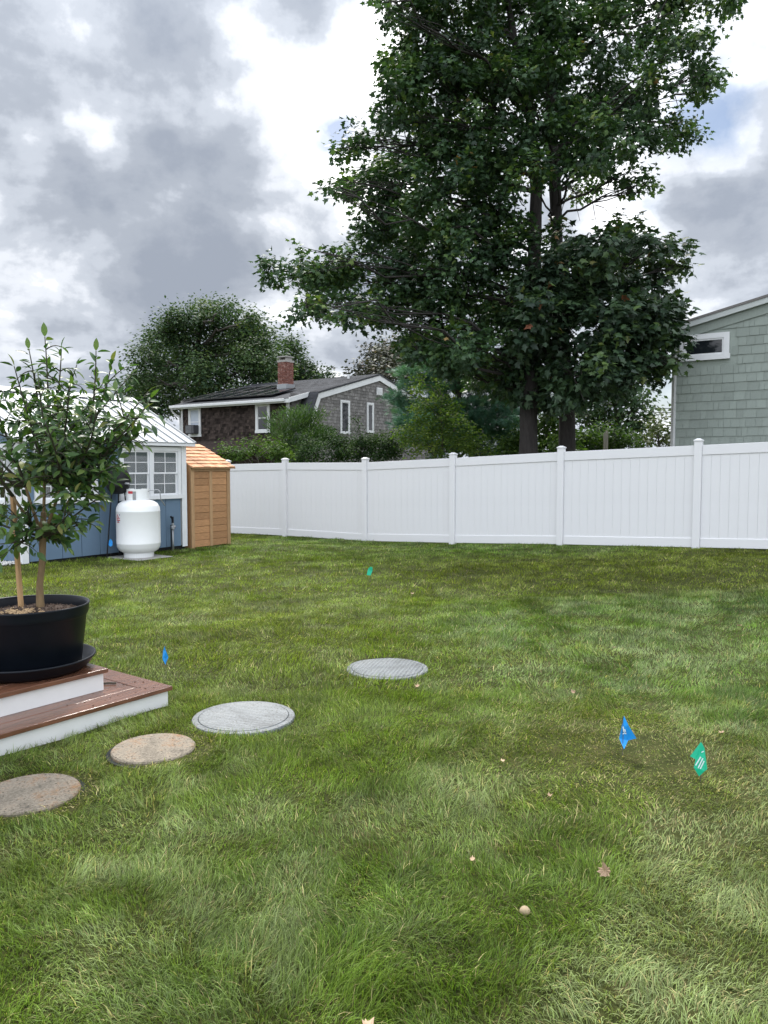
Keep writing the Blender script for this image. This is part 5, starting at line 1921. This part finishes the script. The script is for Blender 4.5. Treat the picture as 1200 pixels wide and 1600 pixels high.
def blades(n_try, y0, y1, wbase, wtip, lbase, segs, seed):
    rng = np.random.default_rng(seed)
    # area-uniform in a wedge in front of the camera with margin
    y = np.sqrt(y0 ** 2 + rng.random(n_try) * (y1 ** 2 - y0 ** 2))
    x = (rng.random(n_try) * 2 - 1) * (y * .54 + 1.0)
    ok = allowed(x, y)
    x, y = x[ok], y[ok]
    lush, dry, bare, worn = lawn_params(x, y)
    for lx, ly, r in LIDS[:2]:
        ring = np.exp(-((np.hypot(x - lx - .03, y - ly) - r - .02) / .045) ** 2)
        worn = np.clip(worn + 1.1 * ring, 0, 1.2)
    keep = rng.random(len(x)) > np.clip(bare * .25 + .30 * worn * tuft(x, y) + .25 * (dry > .75), 0, .97)
    x, y, lush, dry, bare, worn = (a[keep] for a in (x, y, lush, dry, bare, worn))
    n = len(x)
    z = ground(x, y)
    h = hgt(x, y)
    L = lbase * (.32 + .62 * h + .30 * lush + .45 * tuft2(x, y)) * rng.uniform(.55, 1.3, n) * (1 - .55 * worn * .8)
    ang = 2 * PI * (dirn1(x, y) * .9 + dirn2(x, y) * .75 + .35 * tuft(x, y)) + rng.normal(size=n) * .85
    lean = np.clip(.80 + .5 * (dirn2(x + 9, y) - .4) + rng.normal(size=n) * .30 + .35 * worn, .12, 1.5)
    dxy = np.stack([np.cos(ang), np.sin(ang)], 1)
    perp = np.stack([-dxy[:, 1], dxy[:, 0]], 1)
    # ribbons should mostly show their face: turn the width a bit at random
    tw = rng.normal(size=n) * .6
    wv = np.stack([perp[:, 0] * np.cos(tw) + dxy[:, 0] * np.sin(tw), perp[:, 1] * np.cos(tw) + dxy[:, 1] * np.sin(tw)], 1)
    wid = rng.uniform(.7, 1.3, n) * wbase
    base = np.stack([x, y, z - .004], 1)
    rows = []
    for s in range(segs + 1):
        t = s / segs
        a = lean * (.35 + .75 * t)              # bends over towards the tip
        horiz = L * t * np.sin(np.minimum(a, 1.5))
        vert = L * t * np.cos(np.minimum(a, 1.5))
        c = base + np.stack([dxy[:, 0] * horiz, dxy[:, 1] * horiz, vert], 1)
        w = wid * (1 - t) ** .7 if s < segs else wid * 0
        if s < segs:
            off = np.stack([wv[:, 0] * w / 2, wv[:, 1] * w / 2, np.zeros(n)], 1)
            rows += [c - off, c + off]
        else:
            rows += [c]
    V = np.stack(rows, 1)
    k = V.shape[1]
    flat, sizes = [], []
    for s in range(segs - 1):
        a = 2 * s
        flat += [a, a + 1, a + 3, a + 2]
        sizes.append(4)
    a = 2 * (segs - 1)
    flat += [a, a + 1, a + 2]
    sizes.append(3)
    FF = (np.array(flat)[None] + (np.arange(n) * k)[:, None]).ravel()
    # colour: lush green, sage, straw
    g_deep, g_mid, g_sage, g_straw, g_olive = map(np.array, ((.052, .108, .015), (.124, .212, .028), (.262, .318, .150), (.46, .39, .19), (.150, .182, .020)))
    u = rng.random(n)
    m1 = np.clip((lush - .28) * 1.7 + rng.normal(size=n) * .16, 0, 1)[:, None]
    c = g_mid * (1 - m1) + g_deep * m1
    m2 = np.clip((dry - .40) * 1.7 + rng.normal(size=n) * .20, 0, 1)[:, None]
    c = c * (1 - m2) + g_sage * m2
    m4 = np.clip((pC(x + 50, y + 20) - .45) * 2.2 + .7 * worn + rng.normal(size=n) * .12 + np.clip((y - 7) / 14, 0, .35), 0, .85)[:, None]
    c = c * (1 - m4) + g_olive * m4
    st_ = (u < .035 + .10 * np.clip(dry - .45, 0, 1) + .22 * worn)[:, None]
    c = np.where(st_, g_straw * rng.uniform(.5, 1.1, (n, 1)), c)
    c = c * (rng.uniform(.40, 1.70, (n, 1)) * (.74 + .52 * tuft2(x + 3, y + 8))[:, None])
    c = c * (1 + np.clip((y - 5) / 4, 0, 1) * 1.1 * (.6 * pF(x, y) + .4 * pB(x + 5, y + 3) - .5))[:, None]
    CC = np.repeat(np.concatenate([c, np.ones((n, 1))], 1), k, axis=0)
    return V.reshape(-1, 3), FF, np.tile(sizes, n), CC


parts_ = [blades(115000, 1.75, 2.8, .0030, 0, .049, 3, 1), blades(200000, 2.8, 5.0, .0034, 0, .048, 2, 2), blades(210000, 5.0, 9.0, .0055, 0, .049, 2, 4), blades(400000, 9.0, 20.2, .0092, 0, .052, 1, 3)]
off = 0
FFs = []
for V, FF, sz, cc in parts_:
    FFs.append(FF + off)
    off += len(V)
gme = np_mesh('grass', np.concatenate([p[0] for p in parts_]), np.concatenate(FFs), np.concatenate([p[2] for p in parts_]), GM.m, {'col': ('FLOAT_COLOR', np.concatenate([p[3] for p in parts_]))})
tag(link('grass', gme), kind='stuff')
